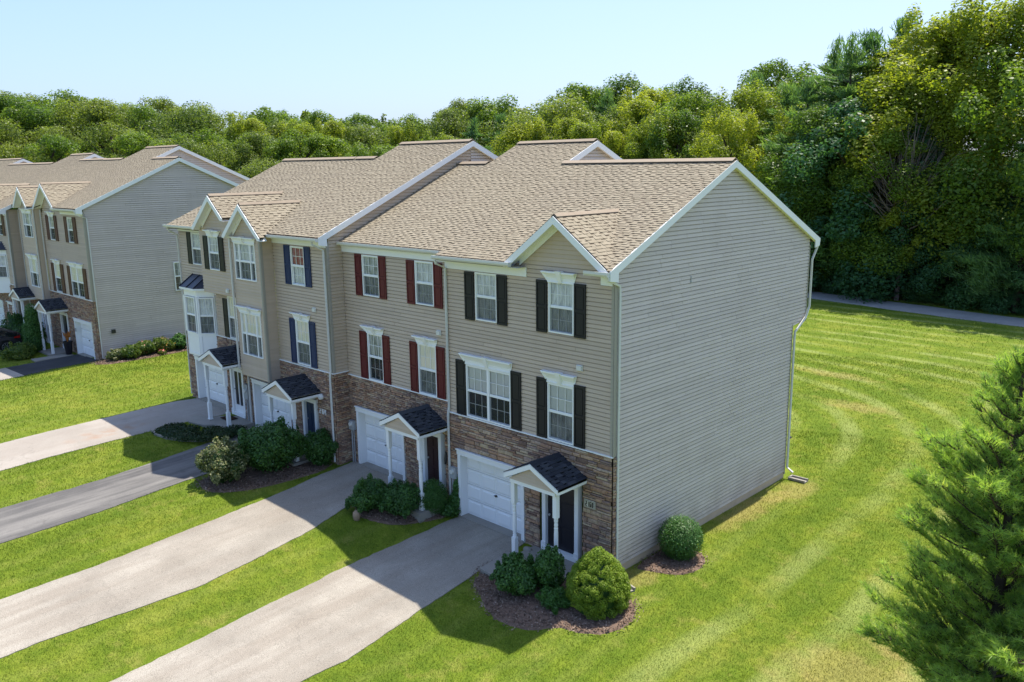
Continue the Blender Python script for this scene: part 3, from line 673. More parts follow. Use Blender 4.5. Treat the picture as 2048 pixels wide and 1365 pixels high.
def turned_post(mb, x, y, z0, z1):
    w = .065; P = lambda a, n, z: (a, n, z)
    mb.box(P, x-w*1.25, x+w*1.25, y-w*1.25, y+w*1.25, z0, z0+.05)
    mb.box(P, x-w, x+w, y-w, y+w, z0+.05, z0+(z1-z0)*.30); mb.box(P, x-w, x+w, y-w, y+w, z0+(z1-z0)*.72, z1)
    a, b = z0+(z1-z0)*.30, z0+(z1-z0)*.72; L = b-a
    prof = [(.062, 0), (.062, .02), (.048, .035), (.058, .06), (.045, .09), (.052, .12), (.058, .35), (.058, .55), (.05, .68), (.058, .71), (.045, .74), (.055, .80), (.045, .86), (.058, .92), (.05, .95), (.062, .97), (.062, 1)]
    mb.lathe((x, y, a), [(r, t*L) for r, t in prof], 14)
def porch(root, yw, cx, za, ze, zg, w=.97, dep=1.22, single=True, slab=True):
    """small gabled entry roof: ridge runs out from the wall at height za, eaves at ze"""
    yf = yw-dep; th = .07; rf = MB(); s = (za-ze)/w
    for sg in (-1, 1):
        a = [(cx, yw-.03, za), (cx, yf, za), (cx+sg*w, yf, ze), (cx+sg*w, yw-.03, ze)]; rf.prism([Vector(p)-Vector((0, 0, .012)) for p in a], (0, 0, -th))
    roof = part('porch_roof', rf, MT['white'], root)
    vl = math.hypot(w, za-ze)
    for sg in (1, -1):
        o = (cx+sg*(w+.02), yf-.02 if sg > 0 else yw-.03, ze-.008); u = (0, sg, 0); v = (-sg*w, 0, za-ze)
        shingles(roof, o, u, v, [(0, 0), (dep-.01, 0), (dep-.01, vl), (0, vl)], 'porch_roof', 60 if single else 0, seed=int(cx*10) % 97+sg)
    cap = MB()
    for sg in (-1, 1): cap.prism([(cx, yw-.03, za+.022), (cx, yf-.02, za+.022), (cx+sg*.13, yf-.02, za+.018-.13*s), (cx+sg*.13, yw-.03, za+.018-.13*s)], (0, 0, -.012))
    part('ridge_cap', cap, MT['porch_roof'], roof)
    tr = MB()
    for sg in (-1, 1):
        tr.prism([(cx, yf-.02, za-.02), (cx+sg*w, yf-.02, ze-.02), (cx+sg*w, yf-.02, ze-.15), (cx, yf-.02, za-.15*1.05)], (0, .05, 0))
        tr.box(lambda a, n, z: (a, n, z), cx+sg*w-(.03 if sg > 0 else 0), cx+sg*w+(.03 if sg < 0 else 0), yf+.03, yw-.03, ze-.16, ze-.02)
    part('fascia', tr, MT['white'], roof)
    gb = MB(); gy = yf+.06; iz = ze-.14; poly = [(cx-w*.86, iz), (cx+w*.86, iz), (cx+.02, za-.16), (cx-.02, za-.16)]
    gb.prism([(p[0], gy, p[1]) for p in poly], (0, .06, 0)); part('gable_face', gb, MT['siding'], roof)
    mb = MB(); P = front(gy)
    for b in board_pieces(poly, [], e=.1): add_board(mb, P, b, random.random())
    tag(part('siding_boards', mb, MT['siding'], roof), kind='stuff')
    bm = MB()
    for sg in (-1, 1): bm.box(lambda a, n, z: (a, n, z), cx+sg*.76-.05, cx+sg*.76+.05, yf+.13, yw-.03, ze-.25, ze-.10)
    bm.box(lambda a, n, z: (a, n, z), cx-.81, cx+.81, yf+.06, yf+.13, iz-.11, iz); part('porch_beam', bm, MT['white'], root)
    for sg in (-1, 1):
        x, y = cx+sg*.755, yf+.17; p = MB(); turned_post(p, x, y, gz(x, y)+.03, ze-.2); smooth_off = part('porch_post', p, MT['white'], root)
    if slab:
        q = MB(); x0, x1 = cx-.95, cx+.95; zt = gz(cx, yw-.6)+.07; q.box(lambda a, n, z: (a, n, z), x0, x1, yf-.1, yw-.05, zt-.3, zt); part('porch_slab', q, MT['concrete'], root)
    return roof
def downspout(root, pts, w=.055, name='downspout', mat='offwhite'):
    d = MB(); d.tube(pts, [w*.72]*len(pts), 4); return part(name, d, MT[mat], root)
def gutter(root, x0, x1, y, z):
    g = MB(); pr = [(0, 0), (-.09, 0), (-.125, .05), (-.125, .115), (-.105, .115), (-.10, .06), (-.08, .02), (0, .02)]
    A = [(x0, y+a, z+b) for a, b in pr]; B = [(x1, y+a, z+b) for a, b in pr]; k = len(pr)
    g.add(A+B, [(i, (i+1) % k, k+(i+1) % k, k+i) for i in range(k)]); P = lambda a, n, zz: (a, n, zz)
    g.box(P, x0, x0+.012, y-.12, y, z, z+.11); g.box(P, x1-.012, x1, y-.12, y, z, z+.11)
    return part('gutter', g, MT['offwhite'], root)

def main_roof(root, A, x0, x1, yE, secs, dormers=(), single=300, seed=1, right_oh=0., vent=True, rake=True, left_rake=False):
    """front plane z = A + TP*y between x0 and x1, eave at yE; secs = [(xa, xb, yridge)]; dormers = [(cx, half width, zridge, yfront, zend)]"""
    Z = lambda y: A+TP*y; cs = math.sqrt(1+TP*TP)
    pol = [(x0, yE)]
    for (cx, hw, zr, yf, ze) in sorted(d_[:5] for d_ in dormers):
        yb = (zr-A)/TP; s = (zr-ze)/hw; xl = hw-((Z(yE)-ze)/s if Z(yE) > ze else 0); xl = min(xl, hw)
        lx, rx = cx-xl, cx+xl
        lx = max(lx, x0+.001); rx = min(rx, x1-.001)
        pol += [(lx, yE), (cx, yb), (rx, yE)]
    pol += [(x1, yE)]
    for xa, xb, yr in sorted(secs, key=lambda t: -t[0]):
        if xb > x1: pol += [(x1, 5.6), (xb, 5.6)]
        pol += [(xb, yr), (max(xa, x0), yr)]
    clean = []
    for p in pol:
        if not clean or abs(p[0]-clean[-1][0])+abs(p[1]-clean[-1][1]) > 1e-4: clean.append(p)
    pol = clean
    slab = MB(); slab.prism([(x, y, Z(y)-.012) for x, y in pol], (0, 0, -.13))
    for xa, xb, yr in secs:
        a, b = max(xa, x0), xb; yb = 2*yr-yE
        slab.prism([(a, yr, Z(yr)-.012), (b, yr, Z(yr)-.012), (b, yb, Z(yE)-.012), (a, yb, Z(yE)-.012)], (0, 0, -.13))
    roof = part('roof', slab, MT['roof_under'], root)
    shingles(roof, (0, 0, A), (1, 0, 0), (0, 1, TP), [(x+.006*(abs(x-x1) < .002), y*cs) for x, y in pol], 'roof', single, seed=seed)
    for i, (xa, xb, yr) in enumerate(secs):
        a, b = max(xa, x0), xb; yb = 2*yr-yE
        shingles(roof, (0, yr, Z(yr)), (-1, 0, 0), (0, -1, TP), [(-b, -(yb-yr)*cs), (-a, -(yb-yr)*cs), (-a, 0), (-b, 0)], 'roof', 0, e=.3, wr=(.5, .9), seed=seed+20+i)
        if vent:
            c = MB()
            for sg in (-1, 1):
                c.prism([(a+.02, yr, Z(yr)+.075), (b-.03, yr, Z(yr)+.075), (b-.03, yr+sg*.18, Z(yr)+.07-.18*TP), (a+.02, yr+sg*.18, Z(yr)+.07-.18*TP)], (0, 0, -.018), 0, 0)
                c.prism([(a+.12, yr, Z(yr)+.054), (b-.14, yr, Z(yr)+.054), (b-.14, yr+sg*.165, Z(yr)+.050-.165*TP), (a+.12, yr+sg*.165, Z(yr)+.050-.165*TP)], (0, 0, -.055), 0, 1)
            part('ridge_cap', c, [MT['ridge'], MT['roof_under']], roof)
    for i, dm in enumerate(dormers):
        (cx, hw0, zr, yf, ze0) = dm[:5]
        yb = (zr-A)/TP; s = (zr-ze0)/hw0; sl = MB()
        for sg in (-1, 1):
            hw, ze = hw0, ze0
            if len(dm) > 5 and sg > 0: hw = dm[5]; ze = zr-s*hw
            ye = (ze-A)/TP
            # plane falls sideways from the little ridge; it ends where it meets the main slope
            tri = [(cx, yf, zr+.012), (cx, yb, zr+.012), (cx+sg*hw, max(ye, yf+.02), ze+.012), (cx+sg*hw, yf, ze+.012)]
            sl.prism([Vector(p)-Vector((0, 0, .024)) for p in tri], (0, 0, -.03))
            L = math.hypot(hw, zr-ze)
            if sg > 0: o, u, fy = (cx+hw, 0, ze+.012), (0, 1, 0), 1
            else: o, u, fy = (cx-hw, 0, ze+.012), (0, -1, 0), -1
            P2 = [(fy*yf, 0), (fy*max(ye, yf+.02), 0), (fy*yb, L), (fy*yf, L)]
            shingles(roof, o, u, (-sg*hw, 0, zr-ze), P2, 'roof', 0, seed=seed+40+i)
        part('dormer_deck', sl, MT['roof_under'], roof)
        if vent:
            c = MB()
            for sg in (-1, 1):
                c.prism([(cx, yf+.02, zr+.062), (cx, yb-.05, zr+.062), (cx+sg*.10, yb-.22, zr+.058-.10*s), (cx+sg*.10, yf+.02, zr+.058-.10*s)], (0, 0, -.014), 0, 0)
                c.prism([(cx, yf+.35, zr+.047), (cx, yb-.6, zr+.047), (cx+sg*.095, yb-.6, zr+.043-.095*s), (cx+sg*.095, yf+.35, zr+.043-.095*s)], (0, 0, -.06), 0, 1)
            part('ridge_cap', c, [MT['ridge'], MT['roof_under']], roof)
    return roof
def gable_face(root, cx, hw, zr, ze, yf, ywall, zbase, trim=.17, hr=None):
    """rake boards, soffit and a siding triangle of a small front gable"""
    t = MB(); s = (zr-ze)/hw; hw0 = hw
    for sg in (-1, 1):
        hw = hr if hr and sg > 0 else hw0; ze = zr-s*hw
        t.prism([(cx, yf, zr-.01), (cx+sg*hw, yf, ze-.01), (cx+sg*hw, yf, ze-.10), (cx+sg*(hw-.14), yf, ze-.10), (cx+sg*(hw-.14), yf, ze-.01+.14*s-trim*1.25), (cx, yf, zr-trim*1.25)], (0, -.03, 0))
        t.prism([(cx, yf, zr-.12), (cx+sg*(hw-.02), yf, ze-.12+.02*s), (cx+sg*(hw-.02), ywall-.01, ze-.12+.02*s), (cx, ywall-.01, zr-.12)], (0, 0, -.02))
        t.prism([(cx, ywall-.03, zr-.14), (cx+sg*(hw-.3), ywall-.03, zr-.14-s*(hw-.3)), (cx+sg*(hw-.3), ywall-.03, zr-.30-s*(hw-.3)), (cx, ywall-.03, zr-.30)], (0, -.02, 0))
    return part('gable_trim', t, MT['white'], root)
def gable_side(root, x, A, yE, yr, y0, zlow, single, yback=None, rake_oh=.15, rake=True, name='gable_wall', holes=()):
    """siding on the +x end: outline from y0 to back under the roof, cut at zlow (number)"""
    Z = lambda y: A+TP*y; yb = yback if yback else 2*yr-y0; ze = Z(yE)-.12
    topf = min(Z(y0)-.14, Z(yr)-.14)
    poly = [(y0, zlow), (yb, zlow), (yb, Z(yr)-.14-TP*(yb-yr)), (yr, Z(yr)-.14), (y0, topf)]
    P = side(x); w = MB(); w.prism([P(a, -.028, z) for a, z in poly], (-.06, 0, 0)); wall = part(name, w, MT['siding'], root)
    siding(wall, P, poly, list(holes), single, None, 'siding_skylit')
    if rake: rakes(root, x+rake_oh+.02, A, yE, yr)
    return wall
def rakes(root, x, A, yE, yr, yb=None):
    Z = lambda y: A+TP*y; r = MB(); yb = yb if yb else 2*yr-yE
    r.prism([(x, yE-.02, Z(yE)-.0), (x, yr, Z(yr)), (x, yr, Z(yr)-.20), (x, yE+.30, Z(yE+.30)-.20), (x, yE+.30, Z(yE)-.30), (x, yE-.02, Z(yE)-.25)], (-.035, 0, 0))
    zb = Z(yr)-TP*(yb-yr)
    r.prism([(x, yr, Z(yr)), (x, yb+.02, zb), (x, yb+.02, zb-.25), (x, yb-.30, zb-.30), (x, yb-.30, zb+.30*TP-.20), (x, yr, Z(yr)-.20)], (-.035, 0, 0))
    # soffit between rake board and wall
    r.prism([(x-.035, yE, Z(yE)-.15), (x-.035, yr, Z(yr)-.15), (x-.16, yr, Z(yr)-.15), (x-.16, yE, Z(yE)-.15)], (0, 0, -.012))
    r.prism([(x-.035, yr, Z(yr)-.15), (x-.035, yb, zb-.15), (x-.16, yb, zb-.15), (x-.16, yr, Z(yr)-.15)], (0, 0, -.012))
    return part('rake_board', r, MT['white'], root)
def corner_post(root, x, y, z0, z1, sx=-1):
    c = MB(); P = lambda a, n, z: (a, n, z)
    c.box(P, min(x, x+sx*.09), max(x, x+sx*.09), y-.03, y+.01, z0, z1); c.box(P, x-.01, x+.03, y-.03, y+.07, z0, z1)
    return part('corner_post', c, MT['post_tan'], root)
def box_meter(root, P, a, z, w=.24, h=.34, zg=0):
    m_ = MB(); m_.box(P, a-w/2, a+w/2, .04, .16, z-h/2, z+h/2); mt = part('electric_meter', m_, MT['grey_metal'], root)
    d = MB(); c = Vector(P(a, .16, z+.05)); q = Vector(P(a, .22, z+.05)); d.tube([c, q], [.075, .07], 12); part('meter_dial', d, MT['offwhite'], mt)
    p = MB(); p.tube([P(a-.05, .09, z-h/2), P(a-.05, .09, zg)], [.03, .03], 6); p.tube([P(a+.05, .08, z-h/2), P(a+.05, .08, zg)], [.02, .02], 6); part('conduit', p, MT['grey_metal'], mt)
def wall_vent(root, P, a, z):
    v = MB(); v.box(P, a-.1, a+.1, .02, .04, z-.08, z+.08); v.box(P, a-.08, a+.08, .04, .08, z-.06, z+.06); part('wall_vent', v, MT['offwhite'], root)
def number(root, P, x0, x1, z0, z1, text, plate=True):
    if plate:
        p = MB(); p.box(P, x0, x1, .05, .075, z0, z1); pl = part('number_plate', p, MT['plate'], root)
        r = MB(); t = .012
        for a in ((x0+.015, x1-.015, z0+.015, z0+.015+t*.6), (x0+.015, x1-.015, z1-.015-t*.6, z1-.015), (x0+.015, x0+.015+t*.6, z0+.022, z1-.022), (x1-.015-t*.6, x1-.015, z0+.022, z1-.022)): r.box(P, a[0], a[1], .075, .078, a[2], a[3])
        part('plate_border', r, MT['ink'], pl)
    SEG = {'0': 'abcdef', '1': 'bc', '2': 'abged', '4': 'fgbc', '6': 'afgedc', '7': 'abc'}
    n = len(text); inset = .045 if plate else 0; W_ = (x1-x0-2*inset)/n; hgt = (z1-z0)*(.62 if plate else .9); zb = (z0+z1)/2-hgt/2; st = .019 if plate else .024
    for i, ch in enumerate(text):
        d = MB(); a = x0+inset+W_*i+W_*.14; b = a+W_*.72; zm = zb+hgt/2; q0, q1 = (.075, .083) if plate else (.045, .07)
        R = dict(a=(a, b, zb+hgt-st, zb+hgt), d=(a, b, zb, zb+st), g=(a, b, zm-st/2, zm+st/2), f=(a, a+st, zm, zb+hgt), b=(b-st, b, zm, zb+hgt), e=(a, a+st, zb, zm), c=(b-st, b, zb, zm))
        for k, sgm in enumerate(SEG[ch]): x_ = R[sgm]; d.box(P, x_[0], x_[1], q0, q1+k*.0004, x_[2], x_[3])
        part('digit', d, MT['ink'] if plate else MT['white'], pl if plate else root)
def wall_front(root, y, x0, x1, zb, zs, zt, stone_holes, side_holes, single, seed, stone_size, stone_n, stone_rects=None, holes_all=None):
    P = front(y); mb = MB(); H = (holes_all or [])+stone_holes+side_holes
    sheath(mb, P, x0, x1, zb-.3, zs, H, 0, 0); sheath(mb, P, x0, x1, zs, zt, H, 0, 1)
    wall = part('wall', mb, [MT['mortar'], MT['siding']], root)
    stonework(wall, P, stone_rects or [(x0, x1, zb-.15, zs)], stone_holes, stone_size[0], stone_size[1], stone_n, seed)
    siding(wall, P, [(x0, zs), (x1, zs), (x1, zt), (x0, zt)], side_holes, single)
    t = MB(); t.box(P, x0, x1, .0, .06, zs-.02, zs+.012); part('ledge_trim', t, MT['white'], root)
    return wall
def fascia(root, y, x0, x1, z0, z1, yE):
    f = MB(); P = front(y); f.box(P, x0, x1, .0, .035, z0, z1); f.box(P, x0, x1, .035, .06, z1-.05, z1); part('frieze_board', f, MT['white'], root)
    s = MB(); s.box(lambda a, n, z: (a, n, z), x0, x1, yE+.01, y-.03, z1, z1+.015); part('soffit', s, MT['soffit'], root)

# ------------------------------------------------------------------ nearest row, right to left
A1 = 8.21+TP*.38; A3 = 8.5+TP*1.0; A5 = 8.82+TP*.4
# --- end house with black shutters
U = empty('townhouse', (-3.1, 3, 0), 'end townhouse with black shutters, one front gable and a big blank siding end wall', 'house', 'attached townhouses of the near row'); U1 = U
P = front(0)
sh_holes = [(-2.185, -1.305, 6.37, 7.77), (-5.005, -4.125, 6.37, 7.77), (-2.23, -1.30, 3.37, 4.97), (-5.48, -3.63, 3.37, 4.97), (-9, -2.95, 7.83, 9)]
gpoly_zt = 7.80
st_holes = [(-5.92, -3.12, -.3, 2.24), (-2.55, -.98, -.3, 2.33)]
mb = MB(); sheath(mb, P, -6.29, 0, -.3, 3.34, st_holes); sheath(mb, P, -6.29, 0, 3.34, 8.15, sh_holes[:4], 0, 1)
mb.add([P(-3.2, 0, 8.15), P(-.05, 0, 8.15), P(-1.7, 0, 9.36)], [(0, 1, 2)], 0, 1)
mb.prism([(-.03, 0, .18), (-.03, 9.87, .18), (-.03, 9.87, 5.4), (-.03, 0, 5.4)], (-.04, 0, 0), 0, 1)
mb.prism([(0, 0, -.4), (0, .2, -.4), (0, .2, 3.34), (0, 0, 3.34)], (-.06, 0, 0), 0, 0)
mb.prism([(-.06, 10.80, 5.40), (-6.2, 10.80, 5.40), (-6.2, 10.80, 8.1), (-.06, 10.80, 8.1)], (0, .04, 0), 0, 1)
mb.prism([(-.06, 9.87, -.3), (-6.2, 9.87, -.3), (-6.2, 9.87, 5.4), (-.06, 9.87, 5.4)], (0, -.04, 0), 0, 1)
mb.prism([(0, 9.88, 5.37), (0, 10.84, 5.37), (-6.2, 10.84, 5.37), (-6.2, 9.88, 5.37)], (0, 0, .03), 0, 1)
w1 = part('wall', mb, [MT['mortar'], MT['siding']], U)
stonework(w1, P, [(-6.29, -.02, -.15, 3.33)], st_holes, (.06, .15), (.16, .52), 290, 3)
stonework(w1, side(0), [(.0, .16, -.25, 3.33)], [], (.06, .11), (.14, .17), 0, 5, True)
siding(w1, P, [(-6.29, 3.35), (-.02, 3.35), (-.02, 8.12), (-1.71, 9.33), (-3.25, 8.12), (-6.29, 8.12)], sh_holes[:4]+[(-6.4, -3.05, 7.80, 8.3), (-.45, .1, 7.80, 8.15)], True)
Ps = side(0)
def z_top(y): return min(A1+TP*y, A1+TP*(2*5.44-y))-.14
spoly = [(.20, .20), (9.87, .20), (9.87, 5.40), (10.84, 5.40), (10.84, z_top(10.84)), (5.44, z_top(5.44)), (.02, z_top(.02)), (.02, 3.33), (.20, 3.33)]
gw = MB(); gw.prism([(-.03, a, z) for a, z in [(.02, 5.4), (10.84, 5.4), (10.84, z_top(10.84)), (5.44, z_top(5.44)), (.02, z_top(.02))]], (-.05, 0, 0)); gwo = part('end_wall', gw, MT['siding'], U)
siding(gwo, Ps, spoly, [], True, None, 'siding_skylit')
fd = MB(); fd.box(lambda a, n, z: (a, n, z), -.3, -.002, .0, 9.87, -.5, .2); part('foundation', fd, MT['found'], U)
t = MB(); t.box(P, -6.29, .02, 0, .06, 3.32, 3.352); part('ledge_trim', t, MT['white'], U)
corner_post(U, .005, 0, 3.34, 7.95); c = MB(); c.box(lambda a, n, z: (a, n, z), -.02, .025, 9.85, 9.9, .1, 5.4); c.box(lambda a, n, z: (a, n, z), -.02, .025, 10.82, 10.87, 5.4, 8.0); part('corner_post', c, MT['post_tan'], U)
main_roof(U, A1, -6.29, .15, -.38, [(-6.29, .15, 5.44)], [(-1.71, 1.80, 9.49, -.36, 8.17)], 290, 11)
rakes(U, .165, A1, -.38, 5.44)
gable_face(U, -1.71, 1.80, 9.49, 8.17, -.36, 0, 8.1)
fascia(U, 0, -6.29, -2.98, 7.79, 8.05, -.38); fascia(U, 0, -.43, -.06, 7.79, 8.05, -.38)
gutter(U, -6.35, -3.2, -.38, 8.09); gutter(U, -.62, .13, -.38, 8.07); gutter_b = MB(); gutter_b.box(lambda a, n, z: (a, n, z), -6.2, .15, 11.22, 11.34, 8.08, 8.2); part('gutter', gutter_b, MT['offwhite'], U)
window(U, P, -2.185, -1.305, 6.37, 7.77, 'curtain', 'curtain', header=(-2.38, -1.20, 7.72, 8.02)); window(U, P, -5.005, -4.125, 6.37, 7.77, 'curtain', 'curtain')
window(U, P, -2.23, -1.30, 3.37, 4.97, 'blind', 'sheer', header=(-2.40, -1.19, 4.98, 5.30)); window(U, P, -5.48, -3.63, 3.37, 4.97, 'blind', 'none', n=2, header=(-5.69, -3.54, 4.98, 5.30))
for a, b in ((-2.61, -2.235), (-1.285, -.905), (-5.44, -5.05), (-4.115, -3.72)): shutter(U, P, a, b, 6.34, 7.76, 'black')
for a, b in ((-2.62, -2.25), (-1.28, -.91), (-5.91, -5.50), (-3.61, -3.22)): shutter(U, P, a, b, 3.37, 5.07, 'black')
garage(U, P, -5.92, -3.12, 0, 2.2); entry(U, P, -2.30, -1.25, .16, 2.10, 'door_dark')
porch(U, 0, -1.80, 3.06, 2.58, 0); number(U, P, -.90, -.52, 1.76, 1.98, '2160')
box_meter(U, P, -6.08, 1.42, .24, .36, 0.); wall_vent(U, P, -1.10, 5.545)
downspout(U, [(.1, -.44, 8.07), (.1, -.40, 7.98), (.06, .10, 7.80), (.06, .12, 7.6), (.06, .13, .25)]); downspout(U, [(-6.25, -.44, 8.07), (-6.25, -.42, 7.96), (-6.25, -.06, 7.80), (-6.25, -.06, 3.5), (-6.25, -.11, 3.25), (-6.25, -.11, .15), (-6.25, -.2, .04)])
downspout(U, [(.11, 11.27, 8.08), (.11, 11.24, 7.95), (.09, 10.92, 7.5), (.09, 10.92, 5.9), (.08, 10.7, 5.55), (.08, 9.95, 5.15), (.08, 9.93, 4.9), (.08, 9.93, .35), (.3, 9.93, .2)])
br_ = MB(); br_.box(Ps, 3.43, 3.455, .01, .03, 7.50, 7.70); br_.box(Ps, 3.41, 3.475, .015, .035, 7.52, 7.56); part('wall_bracket', br_, MT['grey_metal'], U)
hb = MB(); hb.tube([(-.0, 10.1, 1.35), (.02, 10.22, 1.35)], [.05, .04], 8); part('hose_bib', hb, MT['metal'], U)

# --- middle house with maroon shutters
U = empty('townhouse', (-8.9, 3, .4), 'townhouse with dark red shutters between the black shuttered end house and the blue shuttered one', 'house', 'attached townhouses of the near row'); U2 = U
sh_holes = [(-10.43, -9.53, 6.57, 7.93), (-7.70, -6.83, 6.56, 7.92), (-10.33, -9.50, 3.69, 5.31), (-7.69, -6.82, 3.69, 5.31)]
st_holes = [(-11.14, -8.54, -.2, 2.58), (-7.72, -6.52, -.2, 2.52)]
wall_front(U, 0, -11.55, -6.295, .35, 3.68, 8.12, st_holes, sh_holes+[(-12, -6, 7.97, 8.3)], True, 21, ((.045, .085), (.10, .28)), 290)
main_roof(U, A1, -11.55, -6.29, -.13, [(-11.55, -9.9, 5.50), (-9.9, -6.16, 7.1)], (), 290, 12)
gable_side(U, -6.30, A1, -.13, 7.1, 5.4, 8.4, False, 12.6, rake=False); rakes(U, -6.14, A1, 5.6, 7.1, 12.9)
g2 = MB(); 
fascia(U, 0, -11.55, -6.30, 7.965, 8.18, -.13); gutter(U, -11.5, -6.30, -.13, 8.2)
window(U, P, *sh_holes[0], 'sheer', 'sheer'); window(U, P, *sh_holes[1], 'curtain', 'curtain'); window(U, P, *sh_holes[2], 'sheer', 'none', header=(-10.6, -9.4, 5.30, 5.55)); window(U, P, *sh_holes[3], 'shade', 'sheer', header=(-7.88, -6.73, 5.30, 5.55))
for a, b, c0, c1 in ((-10.81, -10.45, 6.55, 7.94), (-9.52, -9.16, 6.55, 7.94), (-8.10, -7.72, 6.54, 7.92), (-6.81, -6.43, 6.54, 7.92), (-10.75, -10.36, 3.69, 5.33), (-9.49, -9.13, 3.69, 5.33), (-8.08, -7.71, 3.69, 5.33), (-6.80, -6.42, 3.69, 5.33)): shutter(U, P, a, b, c0, c1, 'red')
garage(U, P, -11.14, -8.54, .44, 2.56); entry(U, P, -7.50, -6.82, .62, 2.36, 'door_red')
porch(U, 0, -7.28, 3.38, 2.90, .4); box_meter(U, P, -11.36, 1.86, .26, .32, .5); wall_vent(U, P, -6.65, 5.77)
sc = MB(); sc.tube([(-6.44, -.08, 2.02), (-6.44, -.10, 1.75), (-6.47, -.09, 1.6)], [.03, .05, .03], 8); part('wall_scroll', sc, MT['metal'], U)

# --- house with navy shutters and projecting bay
U = empty('townhouse', (-14.3, 3, .7), 'townhouse with blue shutters and a tall projecting siding bay under a steep gable', 'house', 'attached townhouses of the near row'); U3 = U
P3 = front(-.62); Pb = front(-1.12)
sh_holes = [(-13.79, -12.92, 6.70, 8.08), (-13.76, -12.88, 3.83, 5.46)]
st_holes = [(-17.14, -14.42, -.1, 2.70), (-13.70, -12.62, -.1, 2.66)]
wall_front(U, -.62, -17.1, -11.555, .6, 3.79, 8.30, st_holes, sh_holes+[(-17.1, -15.0, 3.0, 9), (-18, -11, 8.14, 8.4)], True, 31, ((.045, .085), (.10, .28)), 290)
rt = MB(); rt.prism([(-11.56, -.62, .2), (-11.56, 0, .2), (-11.56, 0, 3.79), (-11.56, -.62, 3.79)], (-.05, 0, 0), 0, 0); rt.prism([(-11.56, -.62, 3.79), (-11.56, 5.4, 3.79), (-11.56, 5.4, 8.3), (-11.56, -.62, 8.3)], (-.05, 0, 0), 0, 1)
rw = part('return_wall', rt, [MT['mortar'], MT['siding']], U)
stonework(rw, side(-11.555), [(-.62, -.02, .3, 3.77)], [], (.045, .085), (.12, .28), 60, 33, True)
zt3 = lambda y: A3+TP*y-.14
siding(rw, side(-11.555), [(-.56, 3.80), (-.03, 3.80), (-.03, 8.0), (6.12, 11.0), (6.12, zt3(6.12)), (-.56, zt3(-.56))], [], True)
t = MB(); t.box(side(-11.555), -.66, -.02, 0, .05, 3.77, 3.802); part('ledge_trim', t, MT['white'], U); corner_post(U, -11.555, -.62, 3.8, 8.3)
main_roof(U, A3, -17.1, -11.40, -1.0, [(-17.1, -15.7, 4.85), (-15.7, -11.40, 6.12)], [(-15.8, 1.34, 9.52, -1.42, 8.36)], 290, 13)
rakes(U, -11.385, A3, -1.0, 6.12); gf = gable_side(U, -11.555, A3, -1.0, 6.12, 6.12, 10.9, False, 12.6, rake=False)
bw = MB(); sheath(bw, Pb, -17.05, -15.0, 3.0, 8.3, [(-16.87, -15.36, 6.71, 8.09), (-16.76, -15.30, 3.83, 5.47)]); bw.prism([(-15.0, -1.12, 3.0), (-15.0, -.62, 3.0), (-15.0, -.62, 8.4), (-15.0, -1.12, 8.4)], (-.03, 0, 0)); bw.box(lambda a, n, z: (a, n, z), -17.05, -15.0, -1.12, -.62, 2.97, 3.0); bw.add([Pb(-17.05, 0, 8.3), Pb(-14.8, 0, 8.3), Pb(-15.8, 0, 9.3)], [(0, 1, 2)]); bw.add([(-17.05, -1.12, 3), (-17.05, -.62, 3), (-17.05, -.62, 8.3), (-17.05, -1.12, 8.3)], [(0, 1, 2, 3)])
bwo = part('bay_wall', bw, MT['siding'], U)
siding(bwo, Pb, [(-17.05, 3.0), (-15.02, 3.0), (-15.02, 8.55), (-15.80, 9.28), (-16.75, 8.42), (-17.05, 8.15)], [(-16.87, -15.36, 6.71, 8.09), (-16.76, -15.30, 3.83, 5.47)], True)
siding(bwo, side(-15.0), [(-1.10, 3.0), (-.64, 3.0), (-.64, 8.42), (-1.10, 8.35)], [], True); corner_post(U, -15.0, -1.12, 3.0, 8.32)
gable_face(U, -15.8, 1.34, 9.52, 8.36, -1.42, -1.12, 8.3)
fascia(U, -.62, -14.98, -11.56, 8.13, 8.34, -1.0); gutter(U, -14.62, -11.42, -1.0, 8.36)
window(U, P3, *sh_holes[0], 'redcloth', 'curtain', screen=False); window(U, P3, *sh_holes[1], 'shade', 'sheer', header=(-13.98, -12.74, 5.45, 5.70))
window(U, Pb, -16.87, -15.36, 6.71, 8.09, 'curtain', 'sheer', sidel=.36, header=(-17.02, -15.25, 8.08, 8.30)); window(U, Pb, -16.76, -15.30, 3.83, 5.47, 'shade', 'sheer', sidel=.34, header=(-17.0, -15.2, 5.46, 5.70))
for a, b, c0, c1 in ((-14.19, -13.81, 6.70, 8.10), (-12.90, -12.53, 6.70, 8.10), (-14.13, -13.78, 3.83, 5.47), (-12.86, -12.49, 3.83, 5.47)): shutter(U, P3, a, b, c0, c1, 'blue')
garage(U, P3, -17.14, -14.42, .68, 2.68); entry(U, P3, -13.50, -12.84, .85, 2.46, 'door_blue')
porch(U, -.62, -13.33, 3.50, 3.02, .65); number(U, P3, -12.50, -12.08, 2.20, 2.40, '2164', False); wall_vent(U, P3, -12.47, 5.93)
downspout(U, [(-11.75, -1.06, 8.36), (-11.75, -1.05, 8.26), (-11.62, -.72, 8.05), (-11.62, -.70, 3.9), (-11.62, -.74, 3.7), (-11.62, -.74, .6)])
sr = MB(); sr.lathe((-12.3, -.70, 2.75), [(.02, 0), (.10, .02), (.12, .1), (.06, .2)], 10); part('porch_lamp', sr, MT['offwhite'], U)

